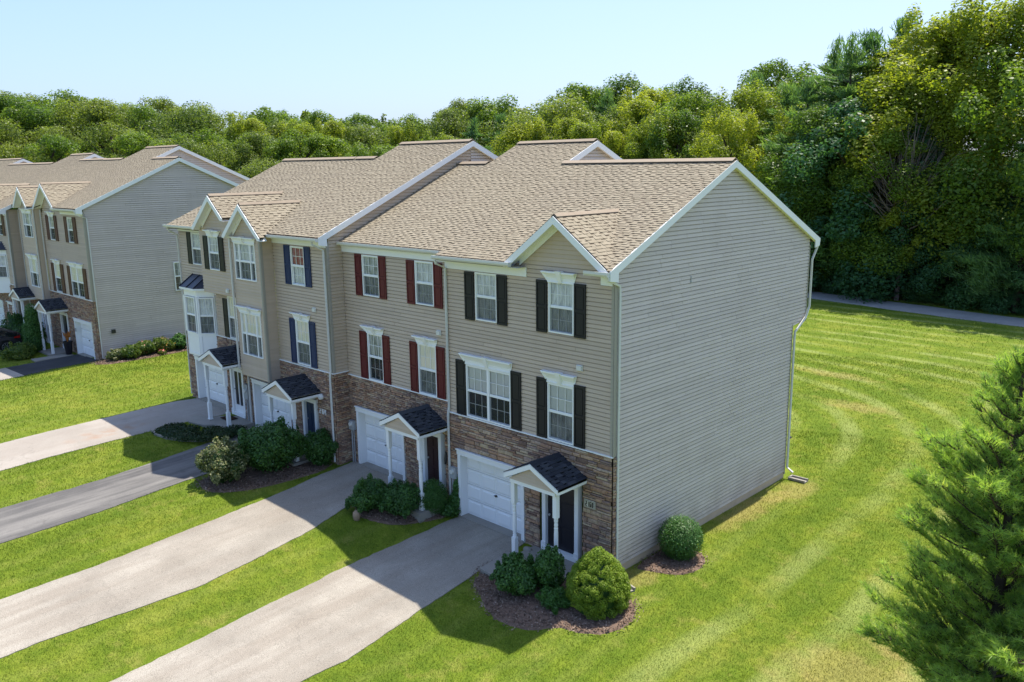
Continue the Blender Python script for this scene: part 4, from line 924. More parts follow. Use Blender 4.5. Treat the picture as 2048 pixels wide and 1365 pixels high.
# --- far end house with white bay
U = empty('townhouse', (-19.8, 3, 1), 'far end house of near row with white angled bay window under small metal roof', 'house', 'attached townhouses of the near row'); U4 = U
sh_holes = [(-21.35, -20.53, 6.90, 8.22), (-18.68, -17.98, 4.12, 5.82)]
st_holes = [(-21.92, -19.32, 0, 2.92), (-18.95, -17.85, 0, 2.95)]
wall_front(U, -.62, -22.55, -17.11, .9, 4.09, 8.30, st_holes, sh_holes+[(-22.1, -19.7, 3.1, 6.1), (-19.6, -17.1, 6.0, 9), (-24, -17, 8.26, 8.4)], False, 41, ((.05, .09), (.12, .32)), 0)
main_roof(U, A3, -22.75, -17.1, -1.0, [(-22.75, -17.1, 4.85)], [(-18.05, 1.5, 9.80, -1.42, 8.56, 1.0)], 0, 14)
bw = MB(); sheath(bw, Pb, -19.6, -17.10, 6.0, 8.4, [(-18.88, -18.06, 6.91, 8.24)]); bw.box(lambda a, n, z: (a, n, z), -19.6, -17.1, -1.12, -.62, 5.97, 6.0); bw.add([Pb(-19.5, 0, 8.4), Pb(-16.7, 0, 8.4), Pb(-18.05, 0, 9.6)], [(0, 1, 2)]); bw.add([(-19.6, -1.12, 6), (-19.6, -.62, 6), (-19.6, -.62, 8.4), (-19.6, -1.12, 8.4)], [(0, 1, 2, 3)])
bwo = part('bay_wall', bw, MT['siding'], U)
siding(bwo, Pb, [(-19.6, 6.0), (-17.13, 6.0), (-17.13, 8.75), (-18.05, 9.55), (-19.35, 8.42), (-19.6, 8.42)], [(-18.88, -18.06, 6.91, 8.24)], False)
gable_face(U, -18.05, 1.5, 9.80, 8.56, -1.42, -1.12, 8.3, hr=1.0)
fascia(U, -.62, -22.55, -19.6, 8.24, 8.44, -1.0); gutter(U, -22.85, -19.5, -1.0, 8.40)
window(U, P3, *sh_holes[0], 'curtain', 'sheer'); window(U, Pb, -18.88, -18.06, 6.91, 8.24, 'curtain', 'sheer', header=(-19.06, -17.80, 8.22, 8.46)); window(U, P3, *sh_holes[1], 'shade', 'sheer')
for a, b, c0, c1, Q in ((-21.72, -21.37, 6.90, 8.22, P3), (-19.26, -18.90, 6.91, 8.22, Pb), (-18.04, -17.66, 6.91, 8.22, Pb), (-19.05, -18.70, 4.13, 5.70, P3)): shutter(U, Q, a, b, c0, c1, 'black')
# angled bay: footprint from the wall out to y = -1.12
fp = [(-22.0, -.62), (-21.45, -1.12), (-20.35, -1.12), (-19.80, -.62)]; by = MB()
by.prism([(x, y, 3.15) for x, y in fp], (0, 0, 1.0)); by.prism([(x, y, 5.66) for x, y in fp], (0, 0, .36))
for x, y in fp: by.tube([(x+(.03 if x < -21 else -.03)*(y > -1), y+.03, 4.15), (x+(.03 if x < -21 else -.03)*(y > -1), y+.03, 5.66)], [.075, .075], 4)
bay = part('bay_window', by, MT['white'], U)
for (p, q) in ((fp[0], fp[1]), (fp[1], fp[2]), (fp[2], fp[3])):
    p, q = Vector((*p, 0)), Vector((*q, 0)); d = (q-p).normalized(); nrm = Vector((d.y, -d.x, 0)); L = (q-p).length
    Q = (lambda p, d, nrm: lambda a, n, z: tuple(p+d*a+nrm*(n+.012)+Vector((0, 0, z))))(p, d, nrm); k = .05 if L < 1 else .12
    window(U, Q, k, L-k, 4.12, 5.64, 'curtain', 'sheer', cols=2 if L < 1 else 3)
tr = MB()
for (p, q) in ((fp[1], fp[2]), (fp[2], fp[3])):
    p, q = Vector((*p, 0)), Vector((*q, 0)); d = (q-p).normalized(); nrm = Vector((d.y, -d.x, 0)); L = (q-p).length
    Q = (lambda p, d, nrm: lambda a, n, z: tuple(p+d*a+nrm*n+Vector((0, 0, z))))(p, d, nrm)
    tr.box(Q, .04, L-.04, .0, .02, 4.02, 4.12); tr.box(Q, .04, .10, .0, .02, 3.2, 4.02); tr.box(Q, L-.10, L-.04, .0, .02, 3.2, 4.02); tr.box(Q, .10, L-.10, .0, .02, 3.2, 3.28)
part('bay_panel_trim', tr, MT['white'], bay)
br = MB(); o = [(-22.15, -.6, 6.02), (-21.52, -1.27, 6.02), (-20.28, -1.27, 6.02), (-19.65, -.6, 6.02)]; tp = [(-21.5, -.6, 6.5), (-20.3, -.6, 6.5)]
br.add(o+tp, [(0, 1, 4), (1, 2, 5, 4), (2, 3, 5), (0, 3, 2, 1)]); bro = part('metal_roof', br, MT['metal_roof'], U)
sm = MB()
for a, b in (((-21.52, -1.27, 6.02), (-21.5, -.6, 6.5)), ((-20.28, -1.27, 6.02), (-20.3, -.6, 6.5)), ((-20.9, -1.27, 6.02), (-20.9, -.6, 6.5)), ((-19.96, -.94, 6.02), (-20.3, -.6, 6.5))): sm.beam(a, b, (1, 0, 0), (0, 0, 1), .03, .035)
part('standing_seam', sm, MT['metal_roof'], bro)
ef = MB(); ef.prism([(p[0], p[1], 5.93) for p in o], (0, 0, .085)); part('bay_eave', ef, MT['white'], U)
garage(U, P3, -21.92, -19.32, .98, 2.90); entry(U, P3, -18.80, -18.0, 1.04, 2.84, 'door_dark', storm=True)
porch(U, -.62, -18.13, 3.90, 3.44, .95, single=False)
box_meter(U, P3, -17.55, 2.1, .30, .6, .75); wall_vent(U, Pb, -17.6, 6.17)
downspout(U, [(-17.08, -1.20, 8.36), (-17.08, -1.20, 3.2), (-17.30, -.74, 2.95), (-17.30, -.74, .85), (-17.4, -.95, .78)]); downspout(U, [(-22.65, -1.05, 8.40), (-22.62, -.95, 8.25), (-22.57, -.66, 8.05), (-22.57, -.66, 1.1)])
mt = MB(); mt.box(lambda a, n, z: (a, n, z), -18.72, -18.08, -1.35, -.92, gz(-18.3, -1.1)+.072, gz(-18.3, -1.1)+.09); tag(part('doormat', mt, MT['mat']), 'brown doormat on the porch slab before the white storm door', 'doormat')

# ------------------------------------------------------------------ left row
U = empty('townhouse', (-38.1, 4, .55), 'end townhouse of the left row with brown shutters and plain siding wall beside the lawn', 'house', 'attached townhouses of the left row')
Q = front(0); sh_holes = [(-37.35, -36.55, 6.91, 8.29), (-40.24, -39.42, 6.91, 8.29), (-40.30, -39.35, 3.92, 5.58), (-37.74, -35.90, 3.92, 5.58)]
st_holes = [(-38.02, -35.40, 0, 2.62), (-40.30, -39.0, 0, 2.66)]
wall_front(U, 0, -41.4, -34.9, .5, 3.88, 8.70, st_holes, sh_holes+[(-36, -33, 8.46, 9), (-42, -41.2, 8.46, 9)], False, 51, ((.05, .09), (.12, .32)), 0)
main_roof(U, A5, -41.4, -34.75, -.4, [(-38.1, -34.75, 5.42), (-41.4, -38.1, 7.05)], [(-39.85, 1.75, 10.10, -.38, 8.72)], 0, 51)
gwm = gable_side(U, -34.9, A5, -.4, 5.42, 0.02, .65, False, 10.9, holes=[(4.56, 5.10, 3.92, 5.57)]); corner_post(U, -34.9, 0, 3.9, 8.55)
gable_side(U, -38.24, A5, -.4, 7.05, 5.3, 8.9, False, 12.6, rake=False); rakes(U, -38.08, A5, 5.5, 7.05, 13.0)
stonework(gwm, side(-34.9), [(0, .16, .5, 3.86)], [], (.06, .11), (.14, .17), 0, 55, True)
gable_face(U, -39.85, 1.75, 10.10, 8.72, -.38, 0, 8.6); tri = MB(); tri.add([(-41.3, 0, 8.7), (-38.4, 0, 8.7), (-39.85, 0, 9.85)], [(0, 1, 2)]); tro = part('gable_wall', tri, MT['siding'], U); siding(tro, Q, [(-41.3, 8.7), (-38.4, 8.7), (-39.85, 9.85)], [], False)
fascia(U, 0, -38.3, -34.95, 8.43, 8.62, -.4); gutter(U, -38.3, -34.77, -.4, 8.66)
window(U, Q, *sh_holes[0], 'sheer', 'none'); window(U, Q, *sh_holes[1], 'sheer', 'none', header=(-40.45, -39.2, 8.27, 8.52)); window(U, Q, *sh_holes[2], 'shade', 'none', header=(-40.5, -39.2, 5.57, 5.80)); window(U, Q, *sh_holes[3], 'shade', 'none', n=2, header=(-37.95, -35.7, 5.57, 5.82))
for a, b, c0, c1 in ((-37.80, -37.38, 6.90, 8.32), (-36.53, -36.08, 6.90, 8.32), (-40.72, -40.27, 6.90, 8.32), (-39.40, -39.0, 6.90, 8.32), (-40.73, -40.33, 3.92, 5.57), (-39.32, -38.85, 3.92, 5.57), (-38.18, -37.77, 3.92, 5.58), (-35.87, -35.42, 3.92, 5.58)): shutter(U, Q, a, b, c0, c1, 'brown')
garage(U, Q, -38.02, -35.40, .5, 2.60); entry(U, Q, -40.15, -39.2, .68, 2.56, 'door_dark'); porch(U, 0, -39.75, 3.58, 3.10, .5, single=False)
kp = MB(); kp.box(Q, -37.85-.07, -37.85+.07, .075, .10, 1.85, 2.05); part('keypad', kp, MT['grey_metal'], U)
downspout(U, [(-34.8, -.46, 8.66), (-34.8, -.40, 8.5), (-34.84, .12, 8.3), (-34.84, .14, .7)]); downspout(U, [(-41.35, -.1, 8.6), (-41.35, -.1, 3.9)])
window(U, side(-34.86), 4.56, 5.10, 3.92, 5.57, 'sheer', 'none', cols=2)
bxm = MB(); bxm.box(side(-34.9), .75, .95, .03, .12, 2.0, 2.2); part('outlet_box', bxm, MT['metal'], U)

U = empty('townhouse', (-43.4, 4, .5), 'townhouse with narrow gabled siding bay left of the brown shuttered end house', 'house', 'attached townhouses of the left row')
Qb = front(-.35)
wall_front(U, 0, -45.5, -41.41, .5, 3.88, 8.70, [(-45.2, -43.2, 0, 2.6), (-43.0, -42.0, 0, 2.6)], [(-44.2, -41.5, 3.3, 9)], False, 61, ((.05, .09), (.12, .32)), 0)
main_roof(U, A5, -45.5, -41.4, -.4, [(-42.6, -41.4, 7.05), (-45.5, -42.6, 5.5)], [(-42.75, 1.2, 9.90, -.72, 8.78)], 0, 61)
bw = MB(); sheath(bw, Qb, -44.2, -41.5, 3.3, 8.7, [(-43.6, -42.05, 6.95, 8.4), (-43.5, -42.0, 4.0, 5.7)]); bw.prism([(-41.5, -.35, 3.3), (-41.5, 0, 3.3), (-41.5, 0, 8.7), (-41.5, -.35, 8.7)], (-.03, 0, 0)); bw.box(lambda a, n, z: (a, n, z), -44.2, -41.5, -.35, 0, 3.27, 3.3); bwo = part('bay_wall', bw, MT['siding'], U)
siding(bwo, Qb, [(-44.2, 3.3), (-41.52, 3.3), (-41.52, 8.7), (-42.75, 9.65), (-44.0, 8.7), (-44.2, 8.7)], [(-43.6, -42.05, 6.95, 8.4), (-43.5, -42.0, 4.0, 5.7)], False)
gable_face(U, -42.75, 1.2, 9.90, 8.78, -.72, -.35, 8.7); window(U, Qb, -43.6, -42.05, 6.95, 8.4, 'sheer', 'none', sidel=.36, header=(-43.8, -41.9, 8.38, 8.62)); window(U, Qb, -43.5, -42.0, 4.0, 5.7, 'shade', 'none', sidel=.34, header=(-43.7, -41.85, 5.68, 5.95))
garage(U, Q, -45.2, -43.2, .5, 2.58); entry(U, Q, -42.9, -42.1, .65, 2.5, 'door_dark'); porch(U, 0, -44.25, 3.86, 3.4, .5, single=False)
downspout(U, [(-41.55, -.42, 8.6), (-41.55, -.42, 3.3)]); downspout(U, [(-45.3, -.1, 8.5), (-45.3, -.1, .7)])

U = empty('townhouse', (-48.6, 4, .5), 'townhouse with white bay window and brown shutters at the left edge of the photo', 'house', 'attached townhouses of the left row')
Q7 = front(-.68)
wall_front(U, -.68, -51.7, -45.51, .5, 3.88, 8.45, [(-51.2, -48.6, 0, 2.6)], [(-47.4, -46.6, 6.9, 8.25), (-49.9, -46.6, 3.3, 6.0)], False, 71, ((.05, .09), (.12, .32)), 0)
rt = MB(); rt.prism([(-45.51, -.68, .3), (-45.51, 0, .3), (-45.51, 0, 8.5), (-45.51, -.68, 8.5)], (-.05, 0, 0)); rwo = part('return_wall', rt, MT['siding'], U); siding(rwo, side(-45.5), [(-.62, .5), (-.02, .5), (-.02, 8.5), (-.62, 8.35)], [], False); corner_post(U, -45.5, -.68, .5, 8.4)
main_roof(U, A5, -51.7, -45.36, -1.05, [(-50, -45.36, 5.55), (-51.7, -50, 6.5)], [(-49.6, 1.6, 9.95, -1.3, 8.5)], 0, 71)
rakes(U, -45.345, A5, -1.05, 2.2, 5.4); rakes(U, -49.98, A5, 5.5, 6.5, 12.0); gable_side(U, -50.1, A5, -1.05, 6.5, 5.0, 8.9, False, 11.5, rake=False)
fascia(U, -.68, -48, -45.5, 8.15, 8.38, -1.05); gutter(U, -48, -45.36, -1.05, 8.40)
window(U, Q7, -47.4, -46.6, 6.9, 8.25, 'sheer', 'none'); shutter(U, Q7, -47.82, -47.42, 6.9, 8.25, 'brown'); shutter(U, Q7, -46.58, -46.18, 6.9, 8.25, 'brown')
fp = [(-49.9, -.68), (-49.3, -1.2), (-47.2, -1.2), (-46.6, -.68)]; by = MB(); by.prism([(x, y, 3.3) for x, y in fp], (0, 0, 1.0)); by.prism([(x, y, 5.7) for x, y in fp], (0, 0, .3))
for x, y in fp: by.tube([(x, y+.03, 4.3), (x, y+.03, 5.7)], [.08, .08], 4)
part('bay_window', by, MT['white'], U)
for (p, q) in ((fp[1], fp[2]), (fp[2], fp[3])):
    p, q = Vector((*p, 0)), Vector((*q, 0)); d = (q-p).normalized(); nrm = Vector((d.y, -d.x, 0)); L = (q-p).length
    QQ = (lambda p, d, nrm: lambda a, n, z: tuple(p+d*a+nrm*(n+.012)+Vector((0, 0, z))))(p, d, nrm); window(U, QQ, .08, L-.08, 4.28, 5.68, 'curtain', 'sheer', cols=2 if L < 1 else 3, n=1 if L < 1 else 2)
br = MB(); br.add([(-50.05, -.66, 6.0), (-49.4, -1.35, 6.0), (-47.1, -1.35, 6.0), (-46.45, -.66, 6.0), (-49.3, -.66, 6.5), (-47.2, -.66, 6.5)], [(0, 1, 4), (1, 2, 5, 4), (2, 3, 5), (0, 3, 2, 1)]); part('metal_roof', br, MT['metal_roof'], U)
garage(U, Q7, -51.2, -48.6, .5, 2.6); entry(U, Q7, -47.5, -46.7, .65, 2.5, 'door_dark')
downspout(U, [(-45.42, -1.1, 8.4), (-45.42, -.78, 8.2), (-45.42, -.78, .7)])
for i, (xa, xb, secs, lab) in enumerate(((-58.0, -51.7, [(-54.2, -51.7, 6.5), (-58.0, -54.2, 5.2)], 'tan roofed townhouse of the left row just beyond the second raised roof gable'), (-64.3, -58.0, [(-64.3, -58.0, 5.2)], 'tan roofed townhouse of the left row with low ridge cut by the left photo edge'), (-70.6, -64.3, [(-70.6, -64.3, 6.2)], 'farthest tan roofed townhouse of the left row with small grey gable facing right'))):
    U = empty('townhouse', ((xa+xb)/2, 4, .6), lab, 'house', 'attached townhouses of the left row')
    wall_front(U, 0, xa, xb-.01, .5, 3.88, 8.70, [], [], False, 81+i, ((.06, .1), (.2, .4)), 0); main_roof(U, A5, xa, xb, -.4, secs, (), 0, 81+i)
    fascia(U, 0, xa, xb-.02, 8.43, 8.62, -.4)
    if i == 2: gable_side(U, xb-.05, A5, -.4, 6.2, 5.0, 8.9, False, 12, rake=False); rakes(U, xb+.1, A5, 5.0, 6.2, 12.2)

# ------------------------------------------------------------------ vegetation
def leaf_quads(pos, nrm, size, rng, aspect=.6, fold=.0):
    """one pointed leaf (a quad) per position, facing roughly along nrm"""
    n = len(pos); d = rng.normal(size=(n, 3)); t = np.cross(nrm, d); t /= np.linalg.norm(t, axis=1, keepdims=True)+1e-9
    b = np.cross(nrm, t); s = (size*rng.uniform(.6, 1.3, n))[:, None]
    V = np.stack([pos-t*s*.5, pos+b*s*aspect*.5+t*s*.05, pos+t*s*.5, pos-b*s*aspect*.5+t*s*.05], 1).reshape(-1, 3)
    return V, np.arange(4*n).reshape(n, 4)
def unit_dirs(n, rng):
    d = rng.normal(size=(n, 3)); return d/(np.linalg.norm(d, axis=1, keepdims=True)+1e-9)
def lobes_leaves(lobes, n, size, rng, shell=.5, jit=.6, up=.35, centre=None, aspect=.6):
    """scatter leaves through the outer part of a set of ellipsoid lobes [(x, y, z, rx, rz)]"""
    L = np.array(lobes, float); a = L[:, 3]*L[:, 4]; k = rng.choice(len(L), n, p=a/a.sum()); d = unit_dirs(n, rng)
    r = 1-shell*rng.random(n)**1.6+.10*rng.normal(size=n)*.6
    pos = L[k, :3]+d*(r[:, None])*np.stack([L[k, 3], L[k, 3], L[k, 4]], 1)
    nrm = d+jit*rng.normal(size=(n, 3)); nrm[:, 2] += up; nrm /= np.linalg.norm(nrm, axis=1, keepdims=True)
    V, F = leaf_quads(pos, nrm, size, rng, aspect)
    rnd = np.clip(.5+.17*rng.normal(size=n)+.16*np.sin(k*12.9898), 0, 1)
    return V, F, rnd
def crown_lobes(H, R, base, n, rng, shape='round'):
    out = []
    for i in range(n):
        t = rng.random(); z = base+(H-base)*t**.85
        f = (z-base)/(H-base)
        if shape == 'round': w = math.sqrt(max(0.02, 1-(2*f-.85)**2/1.35))
        elif shape == 'up': w = .55+.45*math.sin(math.pi*min(1, f*1.05)) if f < .8 else .75*(1-(f-.8)/.2*.75)
        else: w = 1.02-f*.92
        a = rng.random()*2*math.pi; rr = R*w*(.35+.65*math.sqrt(rng.random())) if shape != 'cone' else R*w*(.55+.45*rng.random())
        lr = R*rng.uniform(.16, .34)*(1.05-.45*f); lz = lr*rng.uniform(.8, 1.45)
        out.append((rr*math.cos(a)*.88, rr*math.sin(a)*.88, min(z, H-lz*rng.uniform(.4, .9)), lr, lz))
    out.append((0, 0, H-R*.3, R*.16, R*.34)); return out
def tree_meshes(name, seed, H, R, base, nl, N, size, shape, leaf, droop=False):
    rng = np.random.default_rng(seed); lob = crown_lobes(H, R, base, nl, rng, shape)
    if shape == 'up':
        for i in range(9):
            a = rng.random()*6.28; r = R*.55*math.sqrt(rng.random()); lob.append((r*math.cos(a), r*math.sin(a), H*rng.uniform(.86, 1.0), R*.10, R*.30))
    V, F, rnd = lobes_leaves(lob, N, size, rng)
    if droop:
        V[:, 2] -= .06*(np.hypot(V[:, 0], V[:, 1]))**1.3*.3
    me = mesh_np('crown', V, F, rnd, LF[leaf])
    mb = MB(); mb.tube([(0, 0, -.4), (.05, .03, H*.3), (-.08, .1, H*.6), (.05, 0, H*.9)], [R*.075, R*.06, R*.04, R*.012], 8)
    for l in lob[:14]:
        z0 = max(base*.7, l[2]-R*.7); mb.tube([(0, 0, z0), (l[0]*.5, l[1]*.5, (z0+l[2])/2+.2), (l[0], l[1], l[2])], [R*.028, R*.018, R*.006], 5)
    return me, mb.mesh('trunk', MT['bark'])
def pine_meshes(seed, H, R, N, leaf='pine', whorls=17, top=True, needle=.5, asp=.12, base=.12):
    """tiers of branches, each a plume of upswept needle sprays; bare leaders stand out at the top"""
    rng = np.random.default_rng(seed); P, Nn = [], []; mb = MB(); mb.tube([(0, 0, -.4), (0, 0, H*.5), (0, 0, H*.97)], [R*.07, R*.045, R*.004], 7)
    tips = []
    for w in range(whorls):
        f = w/(whorls-1); z = H*(base+(.94-base)*f); L = R*(1-f)**.75*rng.uniform(.85, 1.15)+R*.10
        for k in range(int(7-2*f)):
            a = rng.random()*6.28; l = L*rng.uniform(.65, 1.1); e = np.array([math.cos(a)*l, math.sin(a)*l, l*rng.uniform(.05, .38)*(1 if f > .25 else .3)])
            mb.tube([(0, 0, z), (e[0]*.6, e[1]*.6, z+e[2]*.4), (e[0], e[1], z+e[2])], [R*.014, R*.010, R*.004], 4)
            tips.append((z, e, l))
    for j in range(4): tips.append((H*(.86+.02*j), np.array([rng.normal()*.25, rng.normal()*.25, H*rng.uniform(.06, .11)]), 1.6))
    wts = np.array([t[2]**1.3 for t in tips]); ks = rng.choice(len(tips), N, p=wts/wts.sum())
    for k in ks:
        z, e, l = tips[k]; t = 1-rng.random()**1.5*.72; c = np.array([0, 0, z])+e*np.array([t, t, t*t])
        sp = l*.18*(1.15-t*.5); P.append(c+rng.normal(size=3)*np.array([sp, sp, sp*.45])); q = e/l*.9+np.array([0, 0, .55])+rng.normal(size=3)*.45; Nn.append(q/np.linalg.norm(q))
    P, D = np.array(P), np.array(Nn); n = len(P); s = needle*rng.uniform(.6, 1.25, n)[:, None]
    b = np.cross(D, rng.normal(size=(n, 3))); b /= np.linalg.norm(b, axis=1, keepdims=True)
    V = np.stack([P-D*s*.35-b*s*asp, P-D*s*.35+b*s*asp, P+D*s*.65+b*s*asp*.3, P+D*s*.65-b*s*asp*.3], 1).reshape(-1, 3)
    F = np.arange(4*n).reshape(n, 4); rnd = np.clip(.45+.2*rng.normal(size=n), 0, 1)
    return mesh_np('crown', V, F, rnd, LF[leaf]), mb.mesh('trunk', MT['bark'])
KIND = {}
KIND['mid'] = [(tree_meshes('m', 100+i, 16, 4.6+.4*i, 2.2, 60, 30000, .21, 'round', 'mid'), 16) for i in range(3)]
KIND['olive'] = [(tree_meshes('o', 120+i, 16, 5.0+.4*i, 2.0, 64, 28000, .21, 'round', 'olive'), 16) for i in range(3)]
KIND['lime'] = [(tree_meshes('l', 140+i, 18, 4.3+.5*i, 2.0, 60, 42000, .19, 'up', 'lime', True), 18) for i in range(3)]
KIND['pine'] = [(pine_meshes(160+i, 18, 4.0+.3*i, 24000, needle=.46, asp=.075), 18) for i in range(3)]
KIND['dark'] = [(tree_meshes('d', 180+i, 10, 3.6+.4*i, .4, 52, 26000, .18, 'round', 'dark'), 10) for i in range(2)]
KIND['small'] = [(tree_meshes('s', 190, 9, 2.6, 3.0, 26, 13000, .19, 'up', 'lime'), 9)]
LBL = {
 ('olive', 'L'): 'olive green leafy tree in the wood behind the left row of houses', ('mid', 'L'): 'mid green leafy tree in the wood behind the left row of houses', ('lime', 'L'): 'bright yellow green tree in the wood behind the left row of houses', ('pine', 'L'): 'dark pine in the wood behind the left row of houses',
 ('olive', 'M'): 'olive green leafy tree behind the roofs of the blue and red shuttered houses', ('mid', 'M'): 'mid green leafy tree behind the roofs of the blue and red shuttered houses', ('lime', 'M'): 'bright yellow green tree behind the roofs of the blue and red shuttered houses', ('pine', 'M'): 'dark pine behind the roofs of the blue and red shuttered houses',
 ('olive', 'R'): 'olive green leafy tree behind the ridge of the black shuttered end house', ('mid', 'R'): 'mid green leafy tree behind the ridge of the black shuttered end house', ('lime', 'R'): 'bright yellow green upright tree behind the ridge of the black shuttered end house', ('pine', 'R'): 'bluish green pine behind the ridge of the black shuttered end house',
 ('lime', 'X'): 'tall yellow green tree towering at the right edge of the wood', ('pine', 'X'): 'tall pine with bare leaders against the sky right of the end house gable', ('mid', 'X'): 'mid green leafy tree at the edge of the wood beyond the lawn path', ('dark', 'X'): 'low dark shaded tree at the edge of the wood along the asphalt path', ('small', 'X'): 'small sunlit yellow green tree standing before the dark wood edge'}
TREES = [(-28.3, 55.1, 15.0, 'lime', 'R'), (-35.6, 57.6, 15.8, 'mid', 'R'), (-37.8, 57.1, 15.2, 'lime', 'R'), (-46.6, 54.8, 15.1, 'lime', 'R'), (-52.9, 52.5, 12.2, 'lime', 'M'), (-58.7, 46.7, 14.0, 'lime', 'M'), (-63.1, 46.3, 13.5, 'mid', 'M'), (-69.0, 42.0, 10.5, 'mid', 'M'), (-74.2, 39.5, 11.5, 'mid', 'M'), (-76.1, 35.0, 11.8, 'olive', 'L'), (-85.0, 34.0, 14.0, 'olive', 'L'), (-90.3, 27.4, 15.0, 'mid', 'L'), (-96.1, 25.9, 12.4, 'olive', 'L'), (-102.0, 20.1, 14.5, 'mid', 'L'), (-108.5, 17.8, 13.3, 'olive', 'L'), (-31.3, 64.7, 18.0, 'lime', 'R'), (-37.1, 61.6, 17.9, 'mid', 'R'), (-43.4, 62.4, 17.5, 'lime', 'R'), (-51.7, 60.1, 15.9, 'lime', 'R'), (-57.6, 58.5, 15.4, 'lime', 'M'), (-62.8, 55.0, 16.2, 'pine', 'M'), (-70.1, 50.5, 13.1, 'mid', 'M'), (-76.2, 48.9, 13.8, 'mid', 'M'), (-82.5, 43.6, 15.5, 'mid', 'M'), (-86.8, 40.6, 15.2, 'olive', 'L'), (-93.1, 35.6, 15.7, 'mid', 'L'), (-99.1, 32.0, 15.6, 'olive', 'L'), (-103.0, 28.4, 16.7, 'olive', 'L'), (-110.6, 24.1, 15.7, 'olive', 'L'), (-114.2, 20.0, 16.3, 'olive', 'L'), (-118.2, 16.4, 16.4, 'olive', 'L'), (-34.8, 71.9, 20.7, 'pine', 'R'), (-46.3, 68.5, 19.1, 'lime', 'R'), (-53.4, 69.3, 19.7, 'pine', 'R'), (-58.7, 65.5, 19.1, 'olive', 'M'), (-66.6, 63.9, 17.7, 'pine', 'M'), (-73.5, 60.2, 18.0, 'olive', 'M'), (-79.3, 56.8, 16.1, 'lime', 'M'), (-84.2, 50.1, 16.8, 'lime', 'M'), (-90.3, 48.5, 16.5, 'lime', 'M'), (-93.8, 43.2, 17.3, 'lime', 'L'), (-101.2, 38.2, 19.3, 'olive', 'L'), (-108.3, 34.0, 18.8, 'mid', 'L'), (-113.5, 29.9, 19.6, 'olive', 'L'), (-120.9, 24.1, 19.4, 'mid', 'L'), (-125.3, 20.0, 19.3, 'mid', 'L'), (-31.1, 85.0, 22.5, 'mid', 'R'), (-40.2, 85.7, 23.2, 'mid', 'R'), (-52.0, 83.5, 21.7, 'mid', 'R'), (-61.2, 80.2, 22.3, 'mid', 'R'), (-66.1, 78.7, 21.5, 'mid', 'R'), (-75.2, 72.9, 20.4, 'mid', 'M'), (-80.5, 71.4, 19.8, 'olive', 'M'), (-88.7, 65.6, 17.7, 'mid', 'M'), (-94.9, 63.0, 17.9, 'mid', 'M'), (-99.2, 56.1, 18.4, 'mid', 'M'), (-104.9, 52.4, 18.8, 'mid', 'L'), (-111.5, 46.6, 19.4, 'olive', 'L'), (-119.1, 41.2, 20.1, 'olive', 'L'), (-126.0, 37.2, 19.8, 'mid', 'L'), (-129.4, 30.6, 20.8, 'mid', 'L'), (-137.3, 28.3, 20.4, 'olive', 'L')]
RIGHT = [(-10.3, 55.9, 21.5, 'lime'), (-6.4, 54.9, 22.1, 'lime'), (-2.5, 53.6, 21.2, 'mid'), (-6.8, 51.7, 17.5, 'lime'), (-2.8, 51.4, 13.8, 'pine'), (-13.1, 59.2, 20.6, 'lime'), (-21.2, 60.3, 21.2, 'pine'), (-18.3, 57.2, 20.9, 'pine'), (-17.8, 59.6, 22.0, 'pine'), (-15.6, 61.2, 23.2, 'pine'), (-22.2, 57.7, 18.3, 'pine'), (-26.3, 62.3, 18.4, 'pine'), (-18.8, 52.6, 15.2, 'mid'), (-15.5, 53.0, 15.2, 'dark'), (-23.4, 54.9, 15.1, 'lime'), (-12.8, 52.9, 13.6, 'mid'), (-19.5, 50.1, 11.2, 'mid'), (-16.9, 49.1, 9.8, 'dark'), (-14.4, 49.1, 9.1, 'dark'), (-8.6, 51.1, 10.0, 'dark'), (-6.0, 50.9, 8.6, 'dark'), (-3.3, 50.5, 8.0, 'dark'), (-9.4, 49.9, 6.7, 'dark'), (-22.5, 50.8, 9.5, 'mid'), (-10.7, 47.8, 8.4, 'small'), (-19.7, 48.3, 6.0, 'dark'), (-17.2, 47.9, 3.9, 'dark'), (-11.8, 49.0, 4.7, 'dark'), (-4.3, 50.3, 5.5, 'dark')]
def path_far(x): return float(np.interp(x, [p[0] for p in FP_F], [p[1] for p in FP_F]))
TN = {'pine': 'pine_tree'}
def plant(x, y, H, kind, zone, i):
    if x > -55: y = max(y, path_far(x)+(3.0 if kind == 'dark' and H > 5 else 6.5 if kind == 'lime' and zone == 'X' else 1.6))
    (cm, tm), h0 = random.choice(KIND[kind]); s = H/h0; sx = s*random.uniform(1.1, 1.5) if H > 9 else max(s, .62)*random.uniform(.95, 1.25)
    t = empty(TN.get(kind, 'leafy_tree'), (x, y, gz(x, y)-.05), LBL[(kind, zone)], 'tree', 'trees of the wood beyond the path' if zone == 'X' else 'trees: '+LBL[(kind, zone)]); t.rotation_euler = (0, 0, random.random()*6.28); t.scale = (sx, sx, s)
    for nm, me in (('crown', cm), ('trunk', tm)):
        o = bpy.data.objects.new(nm, me); COL.objects.link(o); o.parent = t
    return t
for i, (x, y, H, k, z) in enumerate(TREES):
    plant(x, y, H, k, z, i)
    if x < -30: plant(x+random.uniform(-4.5, 4.5), y+random.uniform(1.5, 6), H*random.uniform(.88, .99), k if random.random() < .6 else ('mid' if k == 'olive' else 'olive'), z, i)
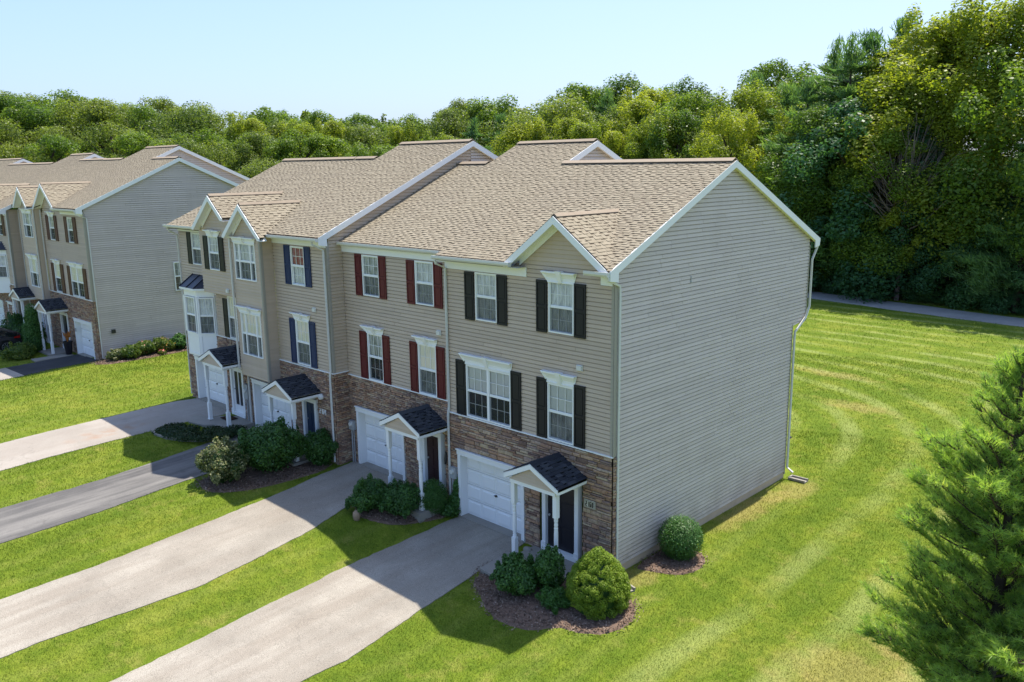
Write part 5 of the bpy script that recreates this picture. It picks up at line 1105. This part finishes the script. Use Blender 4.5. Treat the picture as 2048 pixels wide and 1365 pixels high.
XL = ['tall yellow green tree just left of the upper right corner against the sky', 'tallest yellow green tree at the upper right corner of the wood', 'tall mid green tree cut by the right photo edge near the top', 'drooping yellow green crown below the tallest tree at the right', 'pine at the right photo edge below the tall yellow green crowns', 'yellow green tree left of and behind the tallest right hand trees', 'pine with bare leaders against the sky, left one of the four above the dead tree', 'pine with bare leaders against the sky, second from left above the dead tree', 'pine with bare leaders against the sky, third from left above the dead tree', 'highest pine with bare leaders beside the tall yellow green trees', 'bluish pine on the skyline above the end house back slope', 'bluish pine on the skyline just right of the end house ridge tip',
 'mid green crown below the skyline pines right of the end house roof', 'dark crown directly above the bare dead tree', 'yellow green tree directly right of the end house ridge tip', 'mid green crown between the dead tree and the tall yellow trees', 'mid green tree right of the back roof slope of the end house', 'dark tree above the back eave corner of the end house', 'dark tree just left of the bare dead tree', 'dark shaded tree right of the bare dead tree', 'dark shaded tree second from the right photo edge', 'dark shaded tree at the right photo edge above the path', 'low dark shaded tree just right of the small sunlit tree', 'mid green tree rising behind the back rake of the end house', 'small sunlit yellow green tree standing before the dark wood edge', 'low dark tree beside the back rake of the end house', 'low dark bushy tree just right of the end house back downspout', 'low dark tree under the small sunlit tree', 'low dark tree by the path near the right photo edge']
for i, (x, y, H, k) in enumerate(RIGHT): plant(x, y, H, k, 'X', i)['label'] = XL[i]
# the far wooded hill reads as one mass
rng = np.random.default_rng(9); VV, FF, RR, off = [], [], [], 0
for i in range(150):
    a = rng.uniform(-1.62, -.28); d = rng.uniform(150, 235); x, y = CAM.x+d*math.sin(a), CAM.y+d*math.cos(a); z = gz(x, y); H = rng.uniform(13, 19); R = rng.uniform(4.5, 7)
    lob = [(x+l[0], y+l[1], z+l[2], l[3], l[4]) for l in crown_lobes(H, R, H*.3, 16, rng, 'round')]
    V, F, r = lobes_leaves(lob, 1500, .75, rng); VV.append(V); FF.append(F+off); RR.append(np.clip(r*.7+.3*rng.random()-.05, 0, 1)); off += len(V)
fo = link('distant_wood', mesh_np('distant_wood', np.concatenate(VV), np.concatenate(FF), np.concatenate(RR), LF['olive'])); tag(fo, 'far wooded hill of grey green crowns under the skyline', None, None, 'stuff')
# dead tree: fan of bare grey branches
dx, dy = -11.2, 51.75; t = empty('dead_tree', (dx, dy, gz(dx, dy)), 'bare dead tree with a fan of thin pinkish grey branches before the dark wood', 'tree')
mb = MB(); mb.tube([(0, 0, -.3), (.1, 0, 3.5), (0, .1, 8.2)], [.2, .16, .10], 7); part('trunk', mb, MT['greybark'], None).parent = t
rr = random.Random(4); mb = MB()
for i in range(120):
    a = rr.uniform(0, 6.28); el = rr.uniform(.15, 1.45); L = rr.uniform(3.0, 5.8); z0 = rr.uniform(5.2, 8.2); d = Vector((math.cos(a)*math.cos(el), math.sin(a)*math.cos(el)*.7, math.sin(el))); p0 = Vector((0, 0, z0)); p1 = p0+d*L*.5+Vector((0, 0, -.1)); p2 = p0+d*L+Vector((rr.uniform(-.4, .4), rr.uniform(-.4, .4), .6))
    mb.tube([p0, p1, p2], [.05, .032, .012], 4)
    for k in range(2): q = p1.lerp(p2, rr.random()); mb.tube([q, q+d*1.2+Vector((rr.uniform(-.6, .6), rr.uniform(-.6, .6), rr.uniform(-.1, .7)))], [.02, .008], 3)
part('branches', mb, MT['greybark'], None).parent = t
# undergrowth along the path
for i in range(26):
    x = -34+i*1.85+random.uniform(-.5, .5); y = path_far(x)+random.uniform(1.3, 2.4); (cm, tm), h0 = KIND['dark'][i % 2]; h = random.uniform(1.3, 3.0)
    t = empty('wood_edge_shrub', (x, y, gz(x, y)-.05), 'shaded dark green shrub on the verge of the asphalt path below the trees', 'shrub', 'shrubs along the far verge of the path'); t.scale = (h/6.5, h/6.5, h/10); t.rotation_euler = (0, 0, random.random()*6)
    o = bpy.data.objects.new('foliage', cm); COL.objects.link(o); o.parent = t

def shrub(name, label, cat, x, y, lobes, n, size, leaf, core=True, group=None, shell=.34, jit=.6, aspect=.6, flowers=None, up=.3):
    """lobes are relative to the foot; foliage on a twiggy core"""
    z = gz(x, y); t = empty(name, (x, y, z), label, cat, group); rng = np.random.default_rng(int(abs(x*31+y*17)*10) % 9999)
    if core and name != 'round_boxwood':
        top = max(l[2]+l[4] for l in lobes); wid = max(math.hypot(l[0], l[1])+l[3] for l in lobes)
        for i in range(16):   # stray shoots break the outline
            a = rng.random()*6.28; f = rng.random(); q = wid*math.sqrt(max(0, 1-f*f))*.92; lobes = lobes+[(q*math.cos(a), q*math.sin(a), max(.12, top*(.25+.75*f)), wid*.10, wid*rng.uniform(.10, .22))]
    V, F, r = lobes_leaves(lobes, n, size, rng, shell, jit, up, aspect=aspect); keep = V.reshape(-1, 4, 3)[:, :, 2].min(1) > -.03
    F2 = F[keep]; o = link('foliage', mesh_np('foliage', V, F2, r[keep], LF[leaf])); o.parent = t
    mb = MB()
    for l in lobes:
        mb.tube([(l[0]*.2, l[1]*.2, -.05), (l[0]*.7, l[1]*.7, l[2]*.6), (l[0], l[1], l[2]+l[4]*.5)], [.03, .02, .008], 5)
        if core and l[3] > .15:
            N = 9
            prof = [(max(.01, l[3]*.62*math.cos(t_)), l[2]+l[4]*.62*math.sin(t_)) for t_ in np.linspace(-1.4, 1.5, N)]
            mb.lathe((l[0], l[1], 0), [(a, max(b, -.05)) for a, b in prof], 12)
    part('stems', mb, LF['shrub'] if leaf not in ('cypress', 'varieg') else LF['box'], None).parent = t
    if flowers:
        fl, k, fs = flowers; V, F, r = lobes_leaves([(l[0], l[1], l[2]+.08, l[3]*1.05, l[4]*1.05) for l in lobes[:2]], k, fs, rng, .05, .4, .6, aspect=.9); o = link('flowers', mesh_np('flowers', V, F, r, LF[fl])); o.parent = t
    return t
def blob(cx, cy, cz, r, rz, n, seed, k=.42):
    rng = np.random.default_rng(seed); out = [(cx, cy, cz, r*.78, rz*.8)]
    for i in range(n):
        d = unit_dirs(1, rng)[0]; d[2] = abs(d[2])*1.1-.35; q = rng.uniform(.55, .8); kk = k*rng.uniform(.6, 1.1); out.append((cx+d[0]*r*q, cy+d[1]*r*q, max(cz+d[2]*rz*q, r*kk*.7), r*kk, r*kk*.9))
    return out
# egg shaped dwarf cypress by the corner: overlapping fans of spray
rng = np.random.default_rng(3); lob = []
for i in range(260):
    f = rng.random(); zz = .08+1.38*f; rad = .80*max(0, 1-((zz-.45)/1.10)**2.2) if zz > .45 else .80*(1-.18*((.45-zz)/.45)**2); a = rng.random()*6.28; q = rng.uniform(.085, .16); lob.append(((rad-q*.8)*math.cos(a), (rad-q*.8)*math.sin(a), zz, q, q*.85))
lob.append((0, 0, 1.5, .16, .12))
cy_ = shrub('dwarf_cypress', 'large bright green egg shaped cypress at the near corner of the end house', 'shrub', .62, -1.38, lob, 80000, .036, 'cypress', False, None, .22, .55, .55)
cm_ = MB(); cm_.lathe((0, 0, 0), [(max(.02, .58*max(0, 1-((z_-.45)/.96)**2.2)) if z_ > .45 else .58, z_) for z_ in np.linspace(0, 1.4, 14)], 18); part('inner_twigs', cm_, LF['box'], None).parent = cy_
shrub('round_boxwood', 'clipped round boxwood ball against the grey siding end wall', 'shrub', .70, 2.22, [(0, 0, .60, .60, .60)]+blob(0, 0, .6, .56, .56, 16, 2, .30), 26000, .042, 'box', True, None, .10, .45)
shrub('evergreen_shrub', 'large loose dark green shrub left in the mulch bed of the end house', 'shrub', -1.38, -2.2, blob(0, 0, .5, .62, .6, 13, 4), 9000, .075, 'shrub', True, None, .3)
shrub('evergreen_shrub', 'upright dark green shrub in front of the end house porch post', 'shrub', -.80, -1.60, blob(0, 0, .62, .5, .75, 12, 5), 8500, .07, 'shrub', True, None, .3)
shrub('low_shrub', 'low spiky light green plant between the dark shrubs and the cypress', 'shrub', -.22, -2.12, blob(0, 0, .22, .42, .28, 8, 6), 5200, .10, 'box', True, None, .35, .8, .25)
shrub('hedge_shrub', 'broad rounded hedge shrub nearest the red shuttered house driveway', 'shrub', -7.85, -1.95, blob(0, 0, .48, .78, .52, 15, 7, .36), 15000, .06, 'shrub', True)
shrub('hedge_shrub', 'broad rounded hedge shrub touching the red shuttered house porch', 'shrub', -7.0, -1.45, blob(0, 0, .5, .80, .56, 15, 8, .36), 15000, .06, 'shrub', True)
shrub('round_boxwood', 'small clipped green ball shrub beside the oxblood front door', 'shrub', -6.52, -.62, [(0, 0, .52, .46, .55)]+blob(0, 0, .52, .44, .5, 10, 9, .3), 14000, .045, 'box', True, None, .1)
shrub('variegated_shrub', 'cream speckled variegated bush at the end of the dark hedge', 'shrub', -13.1, -4.1, blob(0, 0, .75, .88, .85, 16, 10, .36), 10000, .085, 'varieg', True, None, .3)
shrub('evergreen_shrub', 'huge dark evergreen bush before the blue shuttered house garage', 'shrub', -12.75, -2.55, blob(0, 0, .85, 1.25, 1.0, 20, 11, .36), 22000, .085, 'shrub', True, None, .28)
shrub('evergreen_shrub', 'squat dark green bush at the stone corner by the blue front door', 'shrub', -11.95, -1.1, blob(0, 0, .62, .72, .7, 14, 12), 11000, .075, 'shrub', True, None, .28)
shrub('ivy', 'green ivy climbing the downspout beside the end house meter', 'vine', -6.1, -.16, [(0, -.05, .2, .32, .22), (.05, .05, .45, .2, .3), (.1, .1, .85, .12, .3), (.12, .12, 1.15, .07, .2), (-.15, -.1, .12, .3, .15)], 4200, .075, 'shrub', False)
shrub('groundcover', 'dark low groundcover in the edged bed below the storm door porch', 'plant', -17.9, -2.9, [(dx_, dy_, .10, .5, .16) for dx_, dy_ in ((-1, -.6), (-.4, -.5), (.2, -.3), (.7, .1), (1.0, .7), (.4, .6), (-.5, .0), (-1.2, -.2), (.9, 1.2))], 12000, .08, 'bed', False, None, .5)
shrub('columnar_arborvitae', 'tall columnar arborvitae beside the brown shuttered house porch', 'shrub', -40.95, -1.35, [(0, 0, z_, .58-.30*max(0, z_-1.2)/1.4, .5) for z_ in (.4, .8, 1.2, 1.6, 2.0, 2.35)], 12000, .075, 'box', True, None, .15)
shrub('low_shrub', 'low spreading leafy shrub at the end of the left row porch slab', 'shrub', -40.0, -2.5, blob(0, 0, .3, .95, .4, 14, 14, .4), 7000, .10, 'flower', True)
shrub('evergreen_shrub', 'dark rounded bush behind the parked car', 'shrub', -43.6, -.95, blob(0, 0, .7, .95, .75, 14, 15), 8000, .09, 'shrub', True)
shrub('evergreen_shrub', 'taller dark bush against the wall at the left photo edge', 'shrub', -45.0, -1.2, blob(0, 0, 1.0, .8, 1.0, 14, 16), 8000, .09, 'shrub', True)
for x, y, r, h, leaf, fl, lab in ((-33.9, .5, .5, .42, 'varieg', None, 'pale speckled bush nearest the downspout of the left end wall'), (-33.7, 1.25, .62, .55, 'flower', None, 'yellowish leafy bush second along the left end wall'), (-33.95, 2.05, .6, .6, 'flower', ('pink', 40, .09), 'green bush with a pink bloom along the left end wall'), (-34.0, 3.05, .62, .62, 'flower', ('orange', 50, .08), 'green bush with orange blooms along the left end wall'), (-34.0, 4.15, .62, .66, 'box', None, 'bright green bush farthest along the left end wall'), (-33.3, 2.75, .2, .16, 'flower', ('pink', 40, .09), 'small red flower plant before the left end wall bushes')):
    shrub('garden_bush', lab, 'bush', x, y, blob(0, 0, h*.75, r, h*.8, 11, int(-x*10)), 3600, .10, leaf, True, None, .3, flowers=fl)

# ------------------------------------------------------------------ near white pine
def near_pine(x, y, H, R, seed):
    t = empty('white_pine', (x, y, gz(x, y)), 'soft needled young white pine in the foreground at the right edge', 'tree'); rng = np.random.default_rng(seed)
    mb = MB(); mb.tube([(0, 0, -.2), (.03, 0, H*.5), (0, 0, H)], [.13, .08, .015], 8); tw = MB(); tuft = []
    def shoot(p, d, L, k):
        q = p+d*L; tw.tube([tuple(p), tuple(p+d*L*.5+np.array([0, 0, -.02])), tuple(q)], [.006+.006*k, .005+.004*k, .004], 4)
        for s in np.linspace(.25, 1, max(2, int(L/.075))): tuft.append((p+d*L*s, d))
        return q
    nW = 25
    for w in range(nW):
        f = w/(nW-1); z = H*(.05+.89*f); L = R*(min(1, .72+f*1.2) if f < .25 else 1.02*((1-f)/.75)**.72)*rng.uniform(.75, 1.15)+.14
        for k in range(8 if f < .75 else 5):
            a = rng.random()*6.28; el = rng.uniform(.10, .55)+.5*f; l = L*rng.uniform(.55, 1.12); d = np.array([math.cos(a)*math.cos(el), math.sin(a)*math.cos(el), math.sin(el)])
            p = np.array([0, 0, z]); n = max(5, int(l/.11)); tw.tube([tuple(p), tuple(p+d*l*.5-np.array([0, 0, .05])), tuple(p+d*l+np.array([0, 0, .08]))], [.028, .018, .006], 5)
            for i in range(n):
                s = .10+.90*(i+rng.random())/n; b = p+d*l*s+np.array([0, 0, .08*s*s])
                for sg in (-1, 1):
                    sd_ = np.cross(d, [0, 0, 1])*sg*rng.uniform(.5, 1.0)+d*rng.uniform(.5, 1)+np.array([0, 0, rng.uniform(.05, .5)]); sd_ /= np.linalg.norm(sd_); shoot(b, sd_, l*rng.uniform(.16, .32)*(1.25-s*.6), 1)
            for j in range(3):
                e = d+rng.normal(size=3)*.3+np.array([0, 0, .35]); e /= np.linalg.norm(e); shoot(p+d*l, e, rng.uniform(.15, .32), 1)
    for j in range(5):
        e = np.array([rng.normal()*.35, rng.normal()*.35, 1.0]); e /= np.linalg.norm(e); shoot(np.array([0, 0, H*.93]), e, rng.uniform(.3, .55), 1)
    C_ = np.array([c for c, d in tuft]); D_ = np.array([d for c, d in tuft]); m_ = 13; n = len(C_)*m_
    P = np.repeat(C_, m_, 0)+rng.normal(size=(n, 3))*.012; d = np.repeat(D_, m_, 0)*.85+rng.normal(size=(n, 3))*.55; d /= np.linalg.norm(d, axis=1, keepdims=True)
    L = rng.uniform(.10, .18, n)[:, None]; b = np.cross(d, rng.normal(size=(n, 3))); b /= np.linalg.norm(b, axis=1, keepdims=True); wv = .0058
    V = np.stack([P-b*wv, P+b*wv, P+d*L], 1).reshape(-1, 3); F = np.arange(3*n).reshape(n, 3)
    tipk = np.repeat(np.clip(.4+.25*rng.normal(size=len(C_)), 0, 1), m_); o = link('crown', mesh_np('crown', V, F, tipk, LF['nearpine'])); o.parent = t
    part('trunk', mb, MT['bark'], None).parent = t; part('branches', tw, MT['bark'], None).parent = t
    return n
near_pine(9.12, -.72, 7.75, 2.1, 35)

# ------------------------------------------------------------------ grass blades: denser and finer near the camera
def blades():
    rng = np.random.default_rng(12); out = []
    bands = [(0, 21.5, 800), (21.5, 27, 620), (27, 35, 400), (35, 50, 150), (50, 75, 36)]
    for d0, d1, dens in bands:
        # sample the ground wedge the lens sees
        a0, a1 = -.767-.62, -.767+.62; A = .5*(a1-a0)*(d1**2-d0**2); n = int(A*dens)
        a = rng.uniform(a0, a1, n); d = np.sqrt(rng.uniform(d0**2, d1**2, n)); x = CAM.x+d*np.sin(a); y = CAM.y+d*np.cos(a)
        ok = (d > 15.0)&~((x > -22.6)&(x < .03)&(y > -.1)&(y < 11))&~((x < -34.9)&(y > 0)&(y < 12))&(y < 53.0)&~((x < -11.5)&(x > -22.6)&(y > -.7)&(y < 2))
        rel = np.stack([x-CAM.x, y-CAM.y, gzv(x, y)-CAM.z], 1); w = rel@np.array(FW); u = rel@np.array(RT)/w; v = rel@np.array(UP)/w
        ok &= (np.abs(u) < .64)&(v > -.43)
        ex, ey = x+rng.normal(0, .035, n), y+rng.normal(0, .035, n)
        for pl in NOGRASS: ok &= ~inpoly(ex, ey, pl)
        for (bx0, bx1, by0, by1) in PADS: ok &= ~((x > bx0)&(x < bx1)&(y > by0)&(y < by1))
        x, y, d = x[ok], y[ok], d[ok]; n = len(x); z = gzv(x, y); sz = np.clip(d/24, .9, 2.4)
        h = (.032+.028*rng.random(n))*sz**.8; wdt = .012*sz; th = rng.random(n)*6.28; ln = rng.random(n)*.9*h; ph = rng.random(n)*6.28
        c = np.stack([x, y, z], 1); bx = np.stack([np.cos(th), np.sin(th), 0*th], 1)*(wdt/2)[:, None]; tip = c+np.stack([np.cos(ph)*ln, np.sin(ph)*ln, h], 1)
        out.append((np.stack([c-bx, c+bx, tip], 1), np.clip(rng.normal(.5, .25, n), 0, 1)))
    V = np.concatenate([o[0] for o in out]).reshape(-1, 3); r = np.concatenate([o[1] for o in out])
    F = np.arange(len(V)).reshape(-1, 3); o = link('lawn_grass', mesh_np('lawn_grass', V, F, r, MT['blades'])); tag(o, 'mown green lawn grass around the houses and between the driveways', None, None, 'stuff'); return len(F)
PADS = []
def chips():
    rng = np.random.default_rng(77); out = []
    for pl in BEDS:
        P = np.array(pl); lo, hi = P.min(0), P.max(0); n = int((hi-lo).prod()*420); x = rng.uniform(lo[0]-.06, hi[0]+.06, n); y = rng.uniform(lo[1]-.06, hi[1]+.06, n); ok = inpoly(x+rng.normal(0, .06, n), y+rng.normal(0, .06, n), pl)&((x < -.0)|(x > .03)|(y < 0)); x, y = x[ok], y[ok]
        out.append(np.stack([x, y, gzv(x, y)+.055+.02*rng.random(len(x))], 1))
    C_ = np.concatenate(out); d = rng.normal(size=C_.shape)*.5; d[:, 2] += 1; d /= np.linalg.norm(d, axis=1, keepdims=True); V, F = leaf_quads(C_, d, .075, rng, .45)
    o = link('bark_chips', mesh_np('bark_chips', V, F, rng.random(len(C_)), LF['chip'])); tag(o, 'loose brown bark chips on the planting beds', None, None, 'stuff')
# ------------------------------------------------------------------ walks and small things
def slab(name, poly, z, mat, th=.25):
    mb = MB(); mb.prism([(x, y, z) for x, y in poly], (0, 0, -th)); xs_ = [p[0] for p in poly]; ys_ = [p[1] for p in poly]; NOGRASS.append(poly)
    return tag(part(name, mb, MT[mat], None), kind='structure')
slab('front_walk', [(-3.0, -.85), (-2.78, -.2), (-2.75, -1.34), (-2.4, -2.1), (-2.85, -2.15), (-3.02, -1.6)][:1]+[(-2.75, -.9), (-2.75, -1.34), (-2.45, -1.36), (-2.35, -2.15), (-2.88, -2.1)], .045, 'concrete', .2)
slab('front_walk', [(-19.9, -1.98), (-19.15, -1.45), (-18.6, -1.86), (-18.05, -1.87), (-18.3, -2.25), (-19.2, -2.45)], gz(-19, -2)+.05, 'concrete', .2)
slab('front_walk', [(-38.75, -2.3), (-37.97, -2.3), (-37.97, -.3), (-38.75, -.3)], gz(-38.3, -1.3)+.045, 'concrete', .2)
PADS += [(-2.8, -.8, -1.4, 0), (-8.3, -6.3, -1.35, 0), (-14.4, -12.3, -2, -.5), (-19.2, -17.1, -2, -.5), (-40.8, -38.7, -1.35, 0)]
def edging(pts, label):
    mb = MB()
    for i in range(len(pts)-1):
        a, b = Vector((*pts[i], gz(*pts[i])-.02)), Vector((*pts[i+1], gz(*pts[i+1])-.02)); d = (b-a).normalized(); mb.beam(a, b, Vector((d.y, -d.x, 0)), (0, 0, 1), .08, .10)
    return tag(part('bed_edging', mb, MT['concrete'], None), label, 'edging')
edging([(-19.35, -3.85), (-18.8, -3.95), (-18.2, -3.8), (-17.6, -3.4), (-17.15, -2.9), (-16.95, -2.0), (-17.0, -.9)], 'curved pale edging round the dark bed beside the smooth driveway')
def splash(x, y, rot, label):
    t = empty('splash_block', (x, y, gz(x, y)), label, 'splash block'); mb = MB(); P_ = lambda a, n, z: (a, n, z)
    mb.box(P_, -.14, .14, -.3, .3, .0, .04); mb.box(P_, -.16, -.11, -.3, .3, .04, .10); mb.box(P_, .11, .16, -.3, .3, .04, .10); mb.box(P_, -.11, .11, .25, .3, .04, .10)
    part('channel', mb, MT['concrete'], None).parent = t; t.rotation_euler = (0, 0, rot)
splash(.55, -.22, math.radians(75), 'pale concrete splash block behind the cypress'); splash(.5, 9.93, math.radians(90), 'concrete splash block at the back corner of the end wall')
def rock(x, y, s, label, mat='rock'):
    bmv = MB(); N = 7
    prof = [(max(.02, math.cos(a_)), math.sin(a_)) for a_ in np.linspace(-1.2, 1.5, N)]; bmv.lathe((0, 0, 0), [(a_, b_) for a_, b_ in prof], 10)
    bmv.v = [tuple(np.array(v_)*(1+.22*noise.noise((v_[0]*1.7+x, v_[1]*1.7, v_[2]*1.7)))*np.array(s)) for v_ in bmv.v]
    o = smooth(part('rock', bmv, MT[mat], None)); o.location = (x, y, gz(x, y)+s[2]*.6); tag(o, label, 'rock')
rock(-7.62, -2.72, (.13, .12, .19), 'brown upright stone before the hedge of the red shuttered house'); rock(-2.72, -.35, (.16, .11, .08), 'pale flat stone at the foot of the end house porch post', 'concrete')
t = empty('garden_light', (-6.42, -1.22, gz(-6.4, -1.2)), 'small white garden light in front of the clipped ball shrub', 'garden light'); mb = MB(); mb.lathe((0, 0, 0), [(.012, 0), (.012, .1), (.05, .11), (.07, .16), (.075, .2), (.02, .22)], 12); part('lantern', mb, MT['white'], None).parent = t; mb = MB(); mb.lathe((0, 0, 0), [(.02, .22), (.09, .225), (.01, .26)], 12); part('cap', mb, MT['grey_metal'], None).parent = t
t = empty('planter', (-38.35, -.42, gz(-38.3, -.4)+.05), 'tall dark tapered planter with dry stems beside the garage door', 'planter'); mb = MB(); mb.lathe((0, 0, 0), [(.16, 0), (.17, .02), (.24, .66), (.26, .68), (.26, .74), (.22, .74), (.20, .68)], 16); part('pot', mb, MT['pot'], None).parent = t
mb = MB(); rr = random.Random(8)
for i in range(26):
    a = rr.random()*6.28; mb.tube([(0, 0, .66), (math.cos(a)*.09, math.sin(a)*.09, .95), (math.cos(a)*.2, math.sin(a)*.2, rr.uniform(1.0, 1.3))], [.012, .01, .022], 4)
part('dry_stems', mb, LF['orange'], None).parent = t
# parked car, seen from its rear quarter
def car(x, y, label):
    z = gz(x, y)+.02; t = empty('parked_car', (x, y, z), label, 'car'); L = 4.5
    sec = [(0.0, .70, .42, .80, .98), (.12, .82, .30, .84, 1.08), (.45, .88, .24, .88, 1.22), (.95, .90, .22, .92, 1.44), (1.6, .91, .22, .93, 1.52), (2.4, .91, .22, .92, 1.47), (2.95, .91, .22, .90, 1.22), (3.3, .90, .22, .86, 1.02), (4.0, .86, .26, .78, .90), (4.35, .78, .34, .68, .78), (4.5, .62, .42, .60, .64)]
    mb = MB(); k = None
    for (s, w, zb, zw, zt) in sec:
        gl = max(0, (zt-zw))/.6; half = [(w*.86, zb), (w, zb+.12), (w*1.02, (zb+zw)/2), (w*.99, zw), (w*(.99-.24*gl), zw+(zt-zw)*.75), (w*(.90-.36*gl), zt)]
        ring = [(-a, -s, b) for a, b in half]+[(a, -s, b) for a, b in half[::-1]]; k = len(ring); mb.v += ring
    n = len(sec)
    for i in range(n-1):
        for j in range(k):
            glass = j in (3, 7) and 1 <= i <= 6
            mb.f.append([i*k+j, i*k+(j+1) % k, (i+1)*k+(j+1) % k, (i+1)*k+j]); mb.r.append(0); mb.mi.append(1 if glass else 0)
    mb.f.append(list(range(k))); mb.r.append(0); mb.mi.append(0); mb.f.append(list(range((n-1)*k, n*k))[::-1]); mb.r.append(0); mb.mi.append(0)
    b = part('body', mb, [MT['carpaint'], MT['car_glass']], None); b.parent = t; smooth(b)
    for sx in (-1, 1):
        for s in (.85, 3.55):
            c = Vector((sx*.80, -s, .33)); w = MB(); ax = Vector((sx*.12, 0, 0))
            arch = MB(); arch.tube([c+Vector((sx*.02, 0, .02)), c+Vector((sx*.115, 0, .02))], [.40, .40], 22); part('wheel_arch', arch, MT['tyre'], None).parent = t
            w.tube([c-ax, c+ax*1.05], [.33, .33], 22); wo = part('wheel', w, MT['tyre'], None); wo.parent = t
            r_ = MB(); o = c+ax*1.06
            for q in range(10):
                a = q*math.pi/5; d = Vector((0, math.cos(a), math.sin(a))); r_.beam(o+d*.04, o+d*.25, d.cross(Vector((1, 0, 0))), Vector((sx, 0, 0)), .035, .02)
            r_.tube([o, o+Vector((sx*.025, 0, 0))], [.06, .05], 10); N = 24
            r_.tube([o+Vector((0, .25*math.cos(q*6.2832/N), .25*math.sin(q*6.2832/N))) for q in range(N+1)], [.018]*(N+1), 5); part('rim', r_, MT['rim'], None).parent = wo
        l = MB(); l.hexa([(sx*.58, .005, .76), (sx*.86, -.08, .76), (sx*.93, -.42, .80), (sx*.60, -.3, .78), (sx*.58, .0, .90), (sx*.85, -.09, .90), (sx*.915, -.40, .88), (sx*.6, -.3, .9)]); part('tail_light', l, MT['lamp_red'], None).parent = t
        mrr = MB(); mrr.box(lambda a, n, z: (a, n, z), sx*.92-.1, sx*.92+.1, -2.95, -2.8, .92, 1.04); part('wing_mirror', mrr, MT['carpaint'], None).parent = t
    p = MB(); p.box(lambda a, n, z: (a, n, z), -.78, .78, -.06, .03, .36, .56); part('bumper', p, MT['carpaint'], None).parent = t
car(-42.75, -1.75, 'dark grey car parked tail to the house at the left edge of the photo')
chips(); NB = blades(); print("blades", NB, "tris", sum(len(m.polygons) for m in bpy.data.meshes))
